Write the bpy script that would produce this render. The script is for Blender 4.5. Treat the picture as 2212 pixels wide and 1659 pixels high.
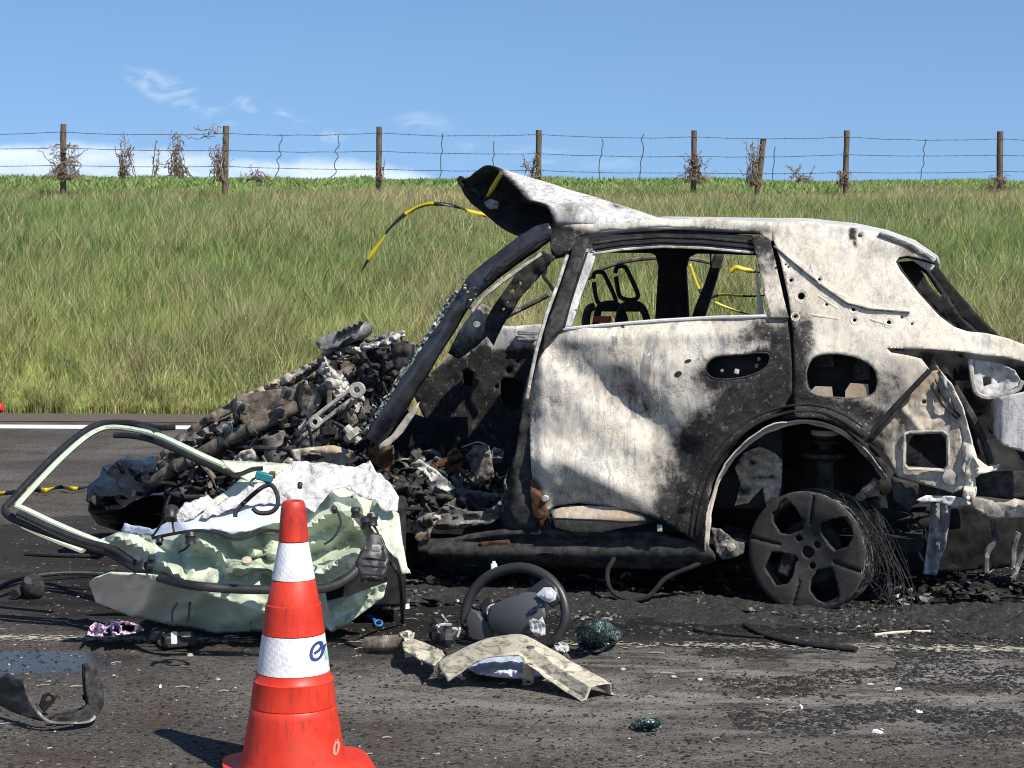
import bpy, bmesh, math, random
import numpy as np
from mathutils import Vector, Matrix, noise
from mathutils.geometry import delaunay_2d_cdt

for o in list(bpy.data.objects):
    bpy.data.objects.remove(o, do_unlink=True)
scene = bpy.context.scene
COL = scene.collection

# ---------------------------------------------------------------- camera
FOC, CU, HV, CAMZ = 4000.0, 1106.0, 545.0, 1.5      # focal length / principal column / horizon row on a 2212 px wide frame
cam = bpy.data.cameras.new('camera')
cam.sensor_width = 36.0
cam.lens = 36.0 * FOC / 2212.0
cam.shift_y = -(829.5 - HV) / 2212.0
cam.clip_start, cam.clip_end = 0.1, 4000.0
cam_ob = bpy.data.objects.new('camera', cam)
cam_ob.location = (0, 0, CAMZ)
cam_ob.rotation_euler = (math.pi / 2, 0, 0)
COL.objects.link(cam_ob)
scene.camera = cam_ob

# ---------------------------------------------------------------- sun, sky, exposure
SUN_DIR = Vector((0.47, -0.50, 0.79)).normalized()
sun = bpy.data.lights.new('sun', 'SUN')
sun.energy = 4.6
sun.angle = math.radians(0.5)
sun.color = (1.0, 0.94, 0.84)
sun_ob = bpy.data.objects.new('sun', sun)
sun_ob.rotation_euler = SUN_DIR.to_track_quat('Z', 'Y').to_euler()
sun_ob.location = (5, -5, 8)
COL.objects.link(sun_ob)

world = bpy.data.worlds.new('World')
scene.world = world
world.use_nodes = True
wt = world.node_tree
wt.nodes.clear()


def wn(kind, **kw):
    n = wt.nodes.new(kind)
    for k, v in kw.items():
        setattr(n, k, v)
    return n


w_out = wn('ShaderNodeOutputWorld')
w_bg = wn('ShaderNodeBackground')
w_bg.inputs['Strength'].default_value = 0.098
sky = wn('ShaderNodeTexSky', sky_type='NISHITA', sun_disc=False)
sky.sun_elevation = math.asin(SUN_DIR.z)
sky.sun_rotation = math.atan2(SUN_DIR.x, SUN_DIR.y)
sky.altitude = 300.0
sky.air_density = 1.0
sky.dust_density = 0.1
sky.ozone_density = 3.0
# thin clouds: cirrus wisps and a low bank, from the view direction
tc = wn('ShaderNodeTexCoord')
sep = wn('ShaderNodeSeparateXYZ')
lift = wn('ShaderNodeMapping')
lift.inputs['Scale'].default_value = (1, 1, .85)
lift.inputs['Location'].default_value = (0, 0, .16)
wt.links.new(tc.outputs['Generated'], lift.inputs[0])
wt.links.new(lift.outputs[0], sky.inputs[0])
wt.links.new(tc.outputs['Generated'], sep.inputs[0])


def wmath(op, a, b=None, c=None, clamp=False):
    n = wn('ShaderNodeMath', operation=op, use_clamp=clamp)
    for i, v in enumerate((a, b, c)):
        if v is None:
            continue
        if isinstance(v, (int, float)):
            n.inputs[i].default_value = v
        else:
            wt.links.new(v, n.inputs[i])
    return n.outputs[0]


def wramp(v, lo, hi):
    n = wn('ShaderNodeMapRange', interpolation_type='SMOOTHSTEP')
    wt.links.new(v, n.inputs[0])
    n.inputs[1].default_value, n.inputs[2].default_value = lo, hi
    return n.outputs[0]


dx, dy, dz = sep.outputs
az = wmath('ARCTAN2', dx, dy)               # 0 = straight ahead, + = to the right
el = wmath('ARCSINE', dz)
comb = wn('ShaderNodeCombineXYZ')
wt.links.new(az, comb.inputs[0])
wt.links.new(el, comb.inputs[1])


def wnoise(sx, sy, scale, detail, dist=0.0):
    m = wn('ShaderNodeMapping')
    m.inputs['Scale'].default_value = (sx, sy, 1)
    wt.links.new(comb.outputs[0], m.inputs[0])
    n = wn('ShaderNodeTexNoise')
    wt.links.new(m.outputs[0], n.inputs['Vector'])
    n.inputs['Scale'].default_value = scale
    n.inputs['Detail'].default_value = detail
    n.inputs['Distortion'].default_value = dist
    return n.outputs[0]


# low bank of pale cloud, higher towards the west (left)
edge = wnoise(6, 6, 1.6, 5)
bank_top = wmath('ADD', wmath('MULTIPLY', az, -0.085), wmath('MULTIPLY', wmath('SUBTRACT', edge, 0.5), 0.05))
bank_top = wmath('ADD', bank_top, 0.036)
bank = wramp(wmath('SUBTRACT', bank_top, el), -0.002, 0.006)
bank = wmath('MULTIPLY', bank, wramp(az, 0.02, -0.06))
soft = wramp(wnoise(10, 45, 1.5, 4), 0.30, 0.62)
bank = wmath('MULTIPLY', bank, wmath('ADD', wmath('MULTIPLY', soft, 0.45), 0.25))
# wisps


def wisp(a0, e0, ra, re, tilt, strength, sc):
    u_ = wmath('SUBTRACT', az, a0)
    v_ = wmath('SUBTRACT', wmath('SUBTRACT', el, e0), wmath('MULTIPLY', u_, tilt))
    d_ = wmath('ADD', wmath('POWER', wmath('ABSOLUTE', wmath('DIVIDE', u_, ra)), 2.0),
               wmath('POWER', wmath('ABSOLUTE', wmath('DIVIDE', v_, re)), 2.0))
    m_ = wramp(d_, 1.0, 0.0)
    n_ = wramp(wnoise(22, 40, sc, 6, 1.2), 0.42, 0.75)
    return wmath('MULTIPLY', wmath('MULTIPLY', m_, n_), strength)


clouds = bank
for a in ((-0.178, 0.083, 0.036, 0.011, -0.42, 0.34, 2.0), (-0.048, 0.070, 0.020, 0.007, -0.1, 0.22, 2.2),
          (-0.094, 0.064, 0.012, 0.006, 0.2, 0.5, 2.0), (0.02, 0.052, 0.06, 0.006, -0.1, 0.30, 1.2), (-0.13, 0.075, 0.03, 0.006, -0.3, .35, 2)):
    clouds = wmath('MAXIMUM', clouds, wisp(*a))
hsv = wn('ShaderNodeHueSaturation')
hsv.inputs['Saturation'].default_value = 1.08
hsv.inputs['Value'].default_value = 1.0
wt.links.new(sky.outputs[0], hsv.inputs['Color'])
mixc = wn('ShaderNodeMix', data_type='RGBA')
wt.links.new(clouds, mixc.inputs[0])
wt.links.new(hsv.outputs[0], mixc.inputs[6])
mixc.inputs[7].default_value = (7.4, 7.9, 8.5, 1)
wt.links.new(mixc.outputs[2], w_bg.inputs['Color'])
wt.links.new(w_bg.outputs[0], w_out.inputs[0])

scene.view_settings.view_transform = 'Standard'
scene.view_settings.look = 'None'
scene.view_settings.exposure = 0.62
scene.view_settings.gamma = 1.0
scene.cycles.use_denoising = True
scene.cycles.filter_width = 1.05
scene.cycles.max_bounces = 6
scene.cycles.transparent_max_bounces = 8

# ---------------------------------------------------------------- helpers: where things stand
rnd = random.Random(7)


def P(u, v, Y):
    return Vector(((u - CU) * Y / FOC, Y, CAMZ - (v - HV) * Y / FOC))


def G(u, v, z=0.0):
    Y = (CAMZ - z) * FOC / (v - HV)
    return P(u, v, Y)


def lerp(a, b, t):
    return a + (b - a) * t


def sstep(a, b, x):
    t = min(1.0, max(0.0, (x - a) / (b - a)))
    return t * t * (3 - 2 * t)


def nz(p, s=1.0, o=0.0):
    return noise.noise(Vector((p[0] * s + o, p[1] * s - o, p[2] * s + 2 * o)))


# ---------------------------------------------------------------- helpers: materials
class MT:
    """small node-tree writer"""
    def __init__(self, name):
        self.m = bpy.data.materials.new(name)
        self.m.use_nodes = True
        self.nt = self.m.node_tree
        self.nt.nodes.clear()
        self.out = self.nt.nodes.new('ShaderNodeOutputMaterial')
        self.b = self.nt.nodes.new('ShaderNodeBsdfPrincipled')
        self.nt.links.new(self.b.outputs[0], self.out.inputs[0])
        self._obj = None

    def n(self, kind, **kw):
        n = self.nt.nodes.new(kind)
        for k, v in kw.items():
            setattr(n, k, v)
        return n

    def put(self, sock, v):
        if isinstance(v, bpy.types.NodeSocket):
            self.nt.links.new(v, sock)
        elif isinstance(v, (tuple, list)) and len(v) == 3 and sock.type == 'RGBA':
            sock.default_value = (*v, 1)
        else:
            sock.default_value = v

    def co(self):
        if self._obj is None:
            self._obj = self.n('ShaderNodeTexCoord').outputs['Object']
        return self._obj

    def pos(self):
        return self.n('ShaderNodeNewGeometry').outputs['Position']

    def mp(self, vec, scale=(1, 1, 1), loc=(0, 0, 0), rot=(0, 0, 0)):
        m = self.n('ShaderNodeMapping')
        m.inputs['Scale'].default_value = scale
        m.inputs['Location'].default_value = loc
        m.inputs['Rotation'].default_value = rot
        self.put(m.inputs[0], vec)
        return m.outputs[0]

    def noise(self, scale, detail=4, rough=0.55, dist=0.0, vec=None, color=False):
        n = self.n('ShaderNodeTexNoise')
        self.put(n.inputs['Vector'], vec if vec is not None else self.co())
        n.inputs['Scale'].default_value = scale
        n.inputs['Detail'].default_value = detail
        n.inputs['Roughness'].default_value = rough
        n.inputs['Distortion'].default_value = dist
        return n.outputs[1 if color else 0]

    def vor(self, scale, feature='F1', vec=None, out=0, rand=1.0):
        n = self.n('ShaderNodeTexVoronoi', feature=feature)
        self.put(n.inputs['Vector'], vec if vec is not None else self.co())
        n.inputs['Scale'].default_value = scale
        n.inputs['Randomness'].default_value = rand
        return n.outputs[out]

    def ramp(self, v, lo, hi, a=0.0, b=1.0):
        n = self.n('ShaderNodeMapRange', interpolation_type='SMOOTHSTEP')
        self.put(n.inputs[0], v)
        n.inputs[1].default_value, n.inputs[2].default_value = lo, hi
        n.inputs[3].default_value, n.inputs[4].default_value = a, b
        return n.outputs[0]

    def math(self, op, a, b=0.0, clamp=False):
        n = self.n('ShaderNodeMath', operation=op, use_clamp=clamp)
        self.put(n.inputs[0], a)
        self.put(n.inputs[1], b)
        return n.outputs[0]

    def mix(self, f, a, b, mode='MIX'):
        n = self.n('ShaderNodeMix', data_type='RGBA', blend_type=mode)
        self.put(n.inputs[0], f)
        self.put(n.inputs[6], a)
        self.put(n.inputs[7], b)
        return n.outputs[2]

    def attr(self, name, out='Fac'):
        n = self.n('ShaderNodeAttribute', attribute_name=name)
        return n.outputs[out]

    def bump(self, h, strength=0.4, dist=0.01):
        n = self.n('ShaderNodeBump')
        n.inputs['Strength'].default_value = strength
        n.inputs['Distance'].default_value = dist
        self.put(n.inputs['Height'], h)
        self.nt.links.new(n.outputs[0], self.b.inputs['Normal'])
        return n

    def set(self, **kw):
        for k, v in kw.items():
            self.put(self.b.inputs[k.replace('_', ' ')], v)
        return self.m


# ---------------------------------------------------------------- helpers: objects
def tag(o, label=None, cat=None, group=None, kind=None):
    if label: o['label'] = label
    if cat: o['category'] = cat
    if group: o['group'] = group
    if kind: o['kind'] = kind
    return o


def empty(name, loc=(0, 0, 0), rz=0.0):
    o = bpy.data.objects.new(name, None)
    o.empty_display_size = 0.2
    o.location = loc
    o.rotation_euler = (0, 0, rz)
    COL.objects.link(o)
    return o


def mesh_ob(name, verts, faces, mat, parent=None, smooth=True, sharp=None):
    me = bpy.data.meshes.new(name)
    me.from_pydata([tuple(v) for v in verts], [], faces)
    me.validate()
    if mat: me.materials.append(mat)
    if smooth:
        me.polygons.foreach_set('use_smooth', [True] * len(me.polygons))
        me.set_sharp_from_angle(angle=math.radians(sharp if sharp else 40))
    o = bpy.data.objects.new(name, me)
    COL.objects.link(o)
    if parent is not None: o.parent = parent
    return o


def solidify(o, t, offset=-1):
    m = o.modifiers.new('thickness', 'SOLIDIFY')
    m.thickness = t
    m.offset = offset
    m.use_even_offset = False
    return o


def fattr(o, name, vals):
    a = o.data.attributes.new(name, 'FLOAT', 'POINT')
    a.data.foreach_set('value', vals)


class MB:
    """collects simple solids into one mesh"""
    def __init__(self):
        self.v, self.f = [], []

    def add(self, vs, fs):
        k = len(self.v)
        self.v += [Vector(p) for p in vs]
        self.f += [tuple(i + k for i in f) for f in fs]
        return self

    def box(self, c, size, rot=None, taper=1.0):
        x, y, z = (s / 2 for s in size)
        vs = [Vector((a * x * (taper if d > 0 else 1), b * y * (taper if d > 0 else 1), d * z)) for d in (-1, 1) for b in (-1, 1) for a in (-1, 1)]
        if rot is not None:
            vs = [rot @ p for p in vs]
        vs = [p + Vector(c) for p in vs]
        return self.add(vs, [(0, 2, 3, 1), (4, 5, 7, 6), (0, 1, 5, 4), (2, 6, 7, 3), (0, 4, 6, 2), (1, 3, 7, 5)])

    def tube(self, pts, rad, n=8, caps=True, flat=1.0, up=None):
        pts = [Vector(p) for p in pts]
        if not isinstance(rad, (list, tuple)): rad = [rad] * len(pts)
        k = len(self.v)
        prev = None
        m = len(pts)
        for i, p in enumerate(pts):
            t = (pts[min(i + 1, m - 1)] - pts[max(i - 1, 0)])
            t = t.normalized() if t.length > 1e-9 else Vector((0, 0, 1))
            if prev is None:
                a = Vector(up) if up is not None else (Vector((0, 0, 1)) if abs(t.z) < 0.9 else Vector((1, 0, 0)))
            else:
                a = prev
            s = t.cross(a)
            s = s.normalized() if s.length > 1e-6 else t.orthogonal().normalized()
            q = s.cross(t).normalized()
            prev = q
            for j in range(n):
                w = 2 * math.pi * (j + .5) / n
                self.v.append(p + s * math.cos(w) * rad[i] + q * math.sin(w) * rad[i] * flat)
        for i in range(m - 1):
            for j in range(n):
                a, b = k + i * n + j, k + i * n + (j + 1) % n
                self.f.append((a, b, b + n, a + n))
        if caps:
            self.f.append(tuple(k + j for j in range(n))[::-1])
            self.f.append(tuple(k + (m - 1) * n + j for j in range(n)))
        return self

    def lathe(self, prof, axis_o=(0, 0, 0), n=32, rot=None, cap=False):
        k = len(self.v)
        o = Vector(axis_o)
        for r, z in prof:
            for j in range(n):
                w = 2 * math.pi * j / n
                p = Vector((r * math.cos(w), r * math.sin(w), z))
                if rot is not None: p = rot @ p
                self.v.append(p + o)
        for i in range(len(prof) - 1):
            for j in range(n):
                a, b = k + i * n + j, k + i * n + (j + 1) % n
                self.f.append((a, b, b + n, a + n))
        if cap:
            self.f.append(tuple(k + (len(prof) - 1) * n + j for j in range(n)))
            self.f.append(tuple(k + j for j in range(n))[::-1])
        return self

    def prism(self, poly, d, base=None):
        """poly: list of 3-D points, extruded by vector d"""
        m = len(poly)
        d = Vector(d)
        vs = [Vector(p) for p in poly] + [Vector(p) + d for p in poly]
        fs = [tuple(range(m))[::-1], tuple(range(m, 2 * m))] + [(i, (i + 1) % m, (i + 1) % m + m, i + m) for i in range(m)]
        return self.add(vs, fs)

    def build(self, name, mat, parent=None, smooth=True, sharp=40, bevel=0.0):
        o = mesh_ob(name, self.v, self.f, mat, parent, smooth, sharp)
        if bevel:
            m = o.modifiers.new('edges', 'BEVEL')
            m.width = bevel
            m.segments = 2
            m.limit_method = 'ANGLE'
            m.angle_limit = math.radians(50)
        return o


def spline(pts, n=8, closed=False):
    """Catmull-Rom through pts (any dimension)"""
    pts = [Vector(p) for p in pts]
    m = len(pts)
    out = []
    for i in range(m if closed else m - 1):
        p0 = pts[(i - 1) % m] if closed else pts[max(i - 1, 0)]
        p1, p2 = pts[i], pts[(i + 1) % m]
        p3 = pts[(i + 2) % m] if closed else pts[min(i + 2, m - 1)]
        for j in range(n):
            t = j / n
            out.append(0.5 * ((2 * p1) + (p2 - p0) * t + (2 * p0 - 5 * p1 + 4 * p2 - p3) * t * t + (3 * p1 - p0 - 3 * p2 + p3) * t ** 3))
    if not closed: out.append(pts[-1])
    return out


def inside(poly, x, y):
    r = False
    j = len(poly) - 1
    for i in range(len(poly)):
        xi, yi = poly[i][0], poly[i][1]
        xj, yj = poly[j][0], poly[j][1]
        if (yi > y) != (yj > y) and x < (xj - xi) * (y - yi) / (yj - yi) + xi:
            r = not r
        j = i
    return r


def resample(poly, step):
    out = []
    m = len(poly)
    for i in range(m):
        a, b = Vector(poly[i][:2]), Vector(poly[(i + 1) % m][:2])
        k = max(1, int((b - a).length / step))
        for j in range(k):
            out.append(a.lerp(b, j / k))
    return out


def sheet2d(outline, holes=(), step=10.0, jitter=0.0, seed=1):
    """triangulated sheet inside a 2-D outline with holes -> (points, faces)"""
    r = random.Random(seed)
    out = resample(outline, step)
    hs = [resample(h, step * 0.8) for h in holes]
    pts = list(out)
    edges = [(i, (i + 1) % len(out)) for i in range(len(out))]
    for h in hs:
        k = len(pts)
        pts += h
        edges += [(k + i, k + (i + 1) % len(h)) for i in range(len(h))]
    bound = list(pts)
    xs = [p.x for p in out]
    ys = [p.y for p in out]
    cell = {}
    for b in bound:
        cell.setdefault((int(b.x // step), int(b.y // step)), []).append(b)
    y = min(ys)
    row = 0
    while y < max(ys):
        x = min(xs) + (step / 2 if row % 2 else 0)
        while x < max(xs):
            q = Vector((x + r.uniform(-jitter, jitter) * step, y + r.uniform(-jitter, jitter) * step))
            if inside(out, q.x, q.y) and not any(inside(h, q.x, q.y) for h in hs):
                ci, cj = int(q.x // step), int(q.y // step)
                near = any((q - b).length < step * 0.45 for a in (-1, 0, 1) for c in (-1, 0, 1) for b in cell.get((ci + a, cj + c), ()))
                if not near: pts.append(q)
            x += step
        y += step * 0.87
        row += 1
    vs, es, fs, *_ = delaunay_2d_cdt(pts, edges, [], 0, 1e-4)
    good = []
    for f in fs:
        cx = sum(vs[i].x for i in f) / len(f)
        cy = sum(vs[i].y for i in f) / len(f)
        if inside(out, cx, cy) and not any(inside(h, cx, cy) for h in hs):
            good.append(tuple(f))
    used = sorted({i for f in good for i in f})
    re = {i: k for k, i in enumerate(used)}
    return [vs[i] for i in used], [tuple(re[i] for i in f) for f in good]


def panel(name, outline, mat, parent, to3d, holes=(), step=9.0, thick=0.004, soot=None, seed=1, jitter=0.1, sharp=60, extra=None):
    """a sheet-metal panel: outline traced as (u, v), each point given its own place by to3d(u, v)"""
    vs, fs = sheet2d(outline, holes, step, jitter, seed)
    o = mesh_ob(name, [to3d(p.x, p.y) for p in vs], fs, mat, parent, True, sharp)
    if soot is not None:
        fattr(o, 'soot', [soot(p.x, p.y) if callable(soot) else soot for p in vs])
    extra = dict(extra or {})
    extra.setdefault('grime', lambda u, v: .6)
    if extra is not None:
        for k, fn in extra.items():
            fattr(o, k, [fn(p.x, p.y) for p in vs])
    if thick: solidify(o, thick, 0)
    return o
# ================================================================ THE SETTING
ROAD_SLOPE = -0.055                                   # the road runs slightly towards us on the right
HILL_D = [-1e4, 0, 3, 8, 13, 20, 28, 43, 60, 110, 400, 2000]
HILL_Z = [0, 0, .56, 1.42, 1.98, 2.50, 2.92, 3.68, 4.1, 4.7, 5.2, 5.4]


def hill_z(x, y):
    d = y - ROAD_SLOPE * x - 16.9
    z = np.interp(d, HILL_D, HILL_Z)
    return z - 0.0068 * x * np.clip(d / 43.0, 0, 1) * np.where(np.abs(x) < 40, 1, 40 / np.maximum(np.abs(x), 1))


def vnoise(x, y, seed=0):
    """smooth lattice noise 0..1, vectorised"""
    r = np.random.RandomState(seed)
    t = r.rand(256, 256)
    xi, yi = np.floor(x).astype(int), np.floor(y).astype(int)
    fx, fy = x - xi, y - yi
    fx, fy = fx * fx * (3 - 2 * fx), fy * fy * (3 - 2 * fy)
    g = lambda a, b: t[a % 256, b % 256]
    return (g(xi, yi) * (1 - fx) + g(xi + 1, yi) * fx) * (1 - fy) + (g(xi, yi + 1) * (1 - fx) + g(xi + 1, yi + 1) * fx) * fy


# ---------------------------------------------------------------- ground (earth under the grass, reaches the horizon)
m = MT('earth')
e1 = m.noise(0.6, 5, vec=m.pos())
e2 = m.noise(14, 6, 0.65, vec=m.pos())
c = m.mix(m.ramp(e1, .35, .65), (.13, .155, .05), (.20, .18, .085))
c = m.mix(m.math('MULTIPLY', m.ramp(e2, .35, .7), .7), c, (.075, .075, .035))
m.set(Base_Color=c, Roughness=.95)
M_EARTH = m.m

xs = np.concatenate([np.linspace(-900, -40, 14), np.linspace(-36, 36, 73), np.linspace(40, 900, 14)])
ds = np.concatenate([np.linspace(-120, -6, 12), np.linspace(-4, 60, 97), np.array([66, 75, 90, 110, 150, 220, 300, 400, 600, 900, 1400, 2000])])
vs = []
for d in ds:
    for x in xs:
        y = d + 16.9 + ROAD_SLOPE * x
        vs.append((x, y, float(hill_z(np.array(x), np.array(y))) - 0.012))
nx = len(xs)
fs = [(j * nx + i, j * nx + i + 1, (j + 1) * nx + i + 1, (j + 1) * nx + i) for j in range(len(ds) - 1) for i in range(nx - 1)]
tag(mesh_ob('ground', vs, fs, M_EARTH), 'grassy roadside earth bank rising to the field', kind='structure')

# ---------------------------------------------------------------- road
m = MT('burnt_asphalt')
pos = m.pos()
big = m.noise(0.55, 5, .6, vec=pos)
mid = m.noise(3.2, 6, .65, vec=pos)
streak = m.noise(2.2, 6, .7, vec=m.mp(pos, (.55, 2.2, 1)))
fine = m.noise(38, 6, .75, vec=m.mp(pos, (1, 1.6, 1)))
grit = m.vor(120, vec=pos)
base = m.mix(m.ramp(big, .35, .7), (.080, .073, .066), (.160, .149, .135))
base = m.mix(m.ramp(mid, .46, .66), base, (.082, .058, .044))
base = m.mix(m.math('MULTIPLY', m.ramp(fine, .44, .60), .80), base, (.030, .028, .027))
base = m.mix(m.math('MULTIPLY', m.ramp(grit, .22, .05), .50), base, (.21, .19, .165))
# where the fire burnt: soot round the wreck, ragged
seppos = m.n('ShaderNodeSeparateXYZ')
m.put(seppos.inputs[0], pos)


def blot(cx, cy, rx, ry, lo=1.15, hi=.55, ns=.55):
    ex = m.math('DIVIDE', m.math('SUBTRACT', seppos.outputs[0], cx), rx)
    ey = m.math('DIVIDE', m.math('SUBTRACT', seppos.outputs[1], cy), ry)
    d = m.math('SQRT', m.math('ADD', m.math('MULTIPLY', ex, ex), m.math('MULTIPLY', ey, ey)))
    d = m.math('ADD', d, m.math('MULTIPLY', m.math('SUBTRACT', streak, .5), ns * 2))
    return m.ramp(d, lo, hi)


soot = m.math('MAXIMUM', blot(2.2, 8.2, 1.6, 1.3, 1.1, .8, .3), blot(1.2, 7.45, 2.0, .42, 1.15, .6, .45))
soot = m.math('MAXIMUM', soot, blot(.5, 8.3, 3.3, 1.55, 1.1, .72, .35))
soot = m.math('MAXIMUM', soot, m.math('MULTIPLY', blot(-2.0, 9.6, 1.6, 1.2), .8))
base = m.mix(m.math('MULTIPLY', soot, .93), base, (.009, .0088, .0085))
wet = blot(-1.78, 6.78, .60, .25, 1.25, .45, .30)
wet2 = m.math('MULTIPLY', blot(-.55, 6.95, .75, .24, 1.1, .5, .4), .75)
wet3 = m.math('MULTIPLY', blot(1.0, 6.85, .45, .12, 1.1, .5, .45), .7)
wets = m.math('MAXIMUM', m.math('MAXIMUM', wet, wet2), wet3)
base = m.mix(m.math('MULTIPLY', wets, .72), base, (.020, .019, .019))
ash = m.math('MULTIPLY', blot(1.95, 6.75, .75, .40, 1.1, .6, .7), m.ramp(m.noise(5.5, 5, .6, vec=m.mp(pos, (.8, 2, 1))), .42, .58))
base = m.mix(m.math('MULTIPLY', ash, .55), base, (.235, .228, .215))
light = m.math('MULTIPLY', blot(1.2, 6.35, 2.2, .85, 1.2, .45, .5), m.ramp(m.noise(4.5, 6, .7, .5, vec=m.mp(pos, (.6, 1.8, 1))), .40, .62))
base = m.mix(m.math('MULTIPLY', light, .85), base, (.215, .203, .184))
light2 = m.math('MULTIPLY', blot(-.3, 6.2, .9, .30, 1.2, .4, .5), m.ramp(fine, .60, .42))
base = m.mix(m.math('MULTIPLY', light2, .5), base, (.19, .175, .155))
tyre = m.ramp(m.noise(1.0, 3, .5, vec=m.mp(pos, (.06, 1.6, 1))), .5, .7)
base = m.mix(m.math('MULTIPLY', tyre, .25), base, (.04, .038, .036))
rough = m.ramp(wets, .3, .85, .9, .20)
m.set(Base_Color=base, Roughness=rough, Specular_IOR_Level=m.ramp(wets, .3, .9, .12, .6))
bn = m.bump(m.math('ADD', m.math('MULTIPLY', fine, 1.0), m.math('MULTIPLY', grit, .5)), .75, .012)
m.put(bn.inputs['Strength'], m.ramp(wets, .3, .85, .75, .12))
M_ROAD = m.m


def strip(name, y0, y1, z, mat, x0=-160, x1=160, n=2):
    vs, fs = [], []
    for i in range(n):
        x = x0 + (x1 - x0) * i / (n - 1)
        vs += [(x, y0 + ROAD_SLOPE * x, z), (x, y1 + ROAD_SLOPE * x, z)]
    for i in range(n - 1):
        fs.append((2 * i, 2 * i + 2, 2 * i + 3, 2 * i + 1))
    return mesh_ob(name, vs, fs, mat, smooth=False)


tag(strip('road', -7, 16.2, 0.0, M_ROAD), 'soot-stained asphalt carriageway under the wreck', kind='structure')

m = MT('shoulder_dirt')
a = m.noise(9, 6, .7, vec=m.pos())
m.set(Base_Color=m.mix(a, (.055, .042, .034), (.12, .088, .066)), Roughness=.95)
m.bump(a, .6, .02)
tag(strip('road_shoulder', 16.16, 17.15, 0.005, m.m), 'brown dirty verge strip between edge line and grass', kind='structure')

m = MT('line_paint')
a = m.noise(60, 5, .7, vec=m.pos())
m.set(Base_Color=m.mix(m.ramp(a, .3, .7), (.62, .61, .58), (.74, .73, .70)), Roughness=.8)
tag(strip('edge_line', 15.50, 15.83, 0.0045, m.m), 'white painted edge line at the far side of the road', kind='structure')

# near line: worn away to flakes, so it is a run of ragged paint scraps, one sheet
m = MT('worn_line_paint')
a = m.noise(50, 6, .75, vec=m.pos())
m.set(Base_Color=m.mix(m.ramp(a, .35, .65), (.20, .18, .145), (.44, .41, .335)), Roughness=.85)
r = random.Random(4)
mb = MB()
for i in range(2600):
    x = r.uniform(-2.3, 2.4)
    dens = .25 + .75 * (vnoise(np.array(x * 2.3 + 40), np.array(3.0), 5))
    if x > -1.0 and x < .2: dens *= .35
    if r.random() > dens: continue
    y = 7.09 + ROAD_SLOPE * x + max(-.06, min(.06, r.gauss(0, .028)))
    a_, b_ = r.uniform(.004, .022), r.uniform(.003, .008)
    k = r.randint(5, 7)
    poly = [(x + a_ * math.cos(2 * math.pi * j / k) * r.uniform(.5, 1.1), y + b_ * math.sin(2 * math.pi * j / k) * r.uniform(.5, 1.1), .004 + i * 1e-7) for j in range(k)]
    mb.add(poly, [tuple(range(k))])
tag(mb.build('worn_lane_line', m.m, smooth=False), 'worn pale lane line flaking off in front of the wreck', 'lane line', kind='stuff')

# ---------------------------------------------------------------- grass and crop: uncountable, one mesh each
def blades(name, X, Y, Z, H, W, lean, colour, mat, seed):
    n = len(X)
    r = np.random.RandomState(seed)
    ang = r.rand(n) * np.pi
    ax, ay = np.cos(ang) * W / 2, np.sin(ang) * W / 2
    la = r.rand(n) * 2 * np.pi
    lm = lean * (.3 + r.rand(n)) * H
    lx, ly = np.cos(la) * lm + .10 * H, np.sin(la) * lm
    co = np.empty((n, 5, 3), np.float32)
    mx, my, mz = X + lx * .35, Y + ly * .35, Z + H * .58
    co[:, 0] = np.stack([X - ax, Y - ay, Z - .03], 1)
    co[:, 1] = np.stack([X + ax, Y + ay, Z - .03], 1)
    co[:, 2] = np.stack([mx + ax * .8, my + ay * .8, mz], 1)
    co[:, 3] = np.stack([mx - ax * .8, my - ay * .8, mz], 1)
    co[:, 4] = np.stack([X + lx, Y + ly, Z + H], 1)
    me = bpy.data.meshes.new(name)
    me.vertices.add(n * 5)
    me.vertices.foreach_set('co', co.ravel())
    base = (np.arange(n) * 5)[:, None]
    loops = np.concatenate([base + np.array([0, 1, 2, 3]), base + np.array([3, 2, 4])], 1).astype(np.int32)
    me.loops.add(n * 7)
    me.loops.foreach_set('vertex_index', loops.ravel())
    me.polygons.add(n * 2)
    st = (np.arange(n) * 7)[:, None] + np.array([0, 4])
    me.polygons.foreach_set('loop_start', st.ravel().astype(np.int32))
    me.update(calc_edges=True)
    me.materials.append(mat)
    at = me.attributes.new('col', 'FLOAT_COLOR', 'POINT')
    c4 = np.ones((n, 5, 4), np.float32)
    c4[:, :, :3] = colour[:, None, :]
    at.data.foreach_set('color', c4.ravel())
    o = bpy.data.objects.new(name, me)
    COL.objects.link(o)
    return o


m = MT('grass_blade')
col = m.attr('col', 'Color')
d1 = m.n('ShaderNodeBsdfDiffuse')
d2 = m.n('ShaderNodeBsdfTranslucent')
m.put(d1.inputs[0], col)
m.put(d2.inputs[0], col)
ms = m.n('ShaderNodeMixShader')
ms.inputs[0].default_value = .42
m.nt.links.new(d1.outputs[0], ms.inputs[1])
m.nt.links.new(d2.outputs[0], ms.inputs[2])
m.nt.links.new(ms.outputs[0], m.out.inputs[0])
M_BLADE = m.m

R = np.random.RandomState(11)


def scatter(n, d0, d1, power):
    """positions over the bank, thinner with distance"""
    t = R.rand(n)
    d = d0 + (d1 - d0) * t ** power
    y = d + 16.9
    q = R.rand(n) * 2 - 1
    inner = R.rand(n) < .80
    x = np.where(inner, q * (.29 * y + .8), np.sign(q) * (.29 * y + .8 + np.abs(q) * (.22 * y + 3)))
    y = y + ROAD_SLOPE * x
    return x, y, d


def C3(*c):
    return np.array(c, np.float32)


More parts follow.
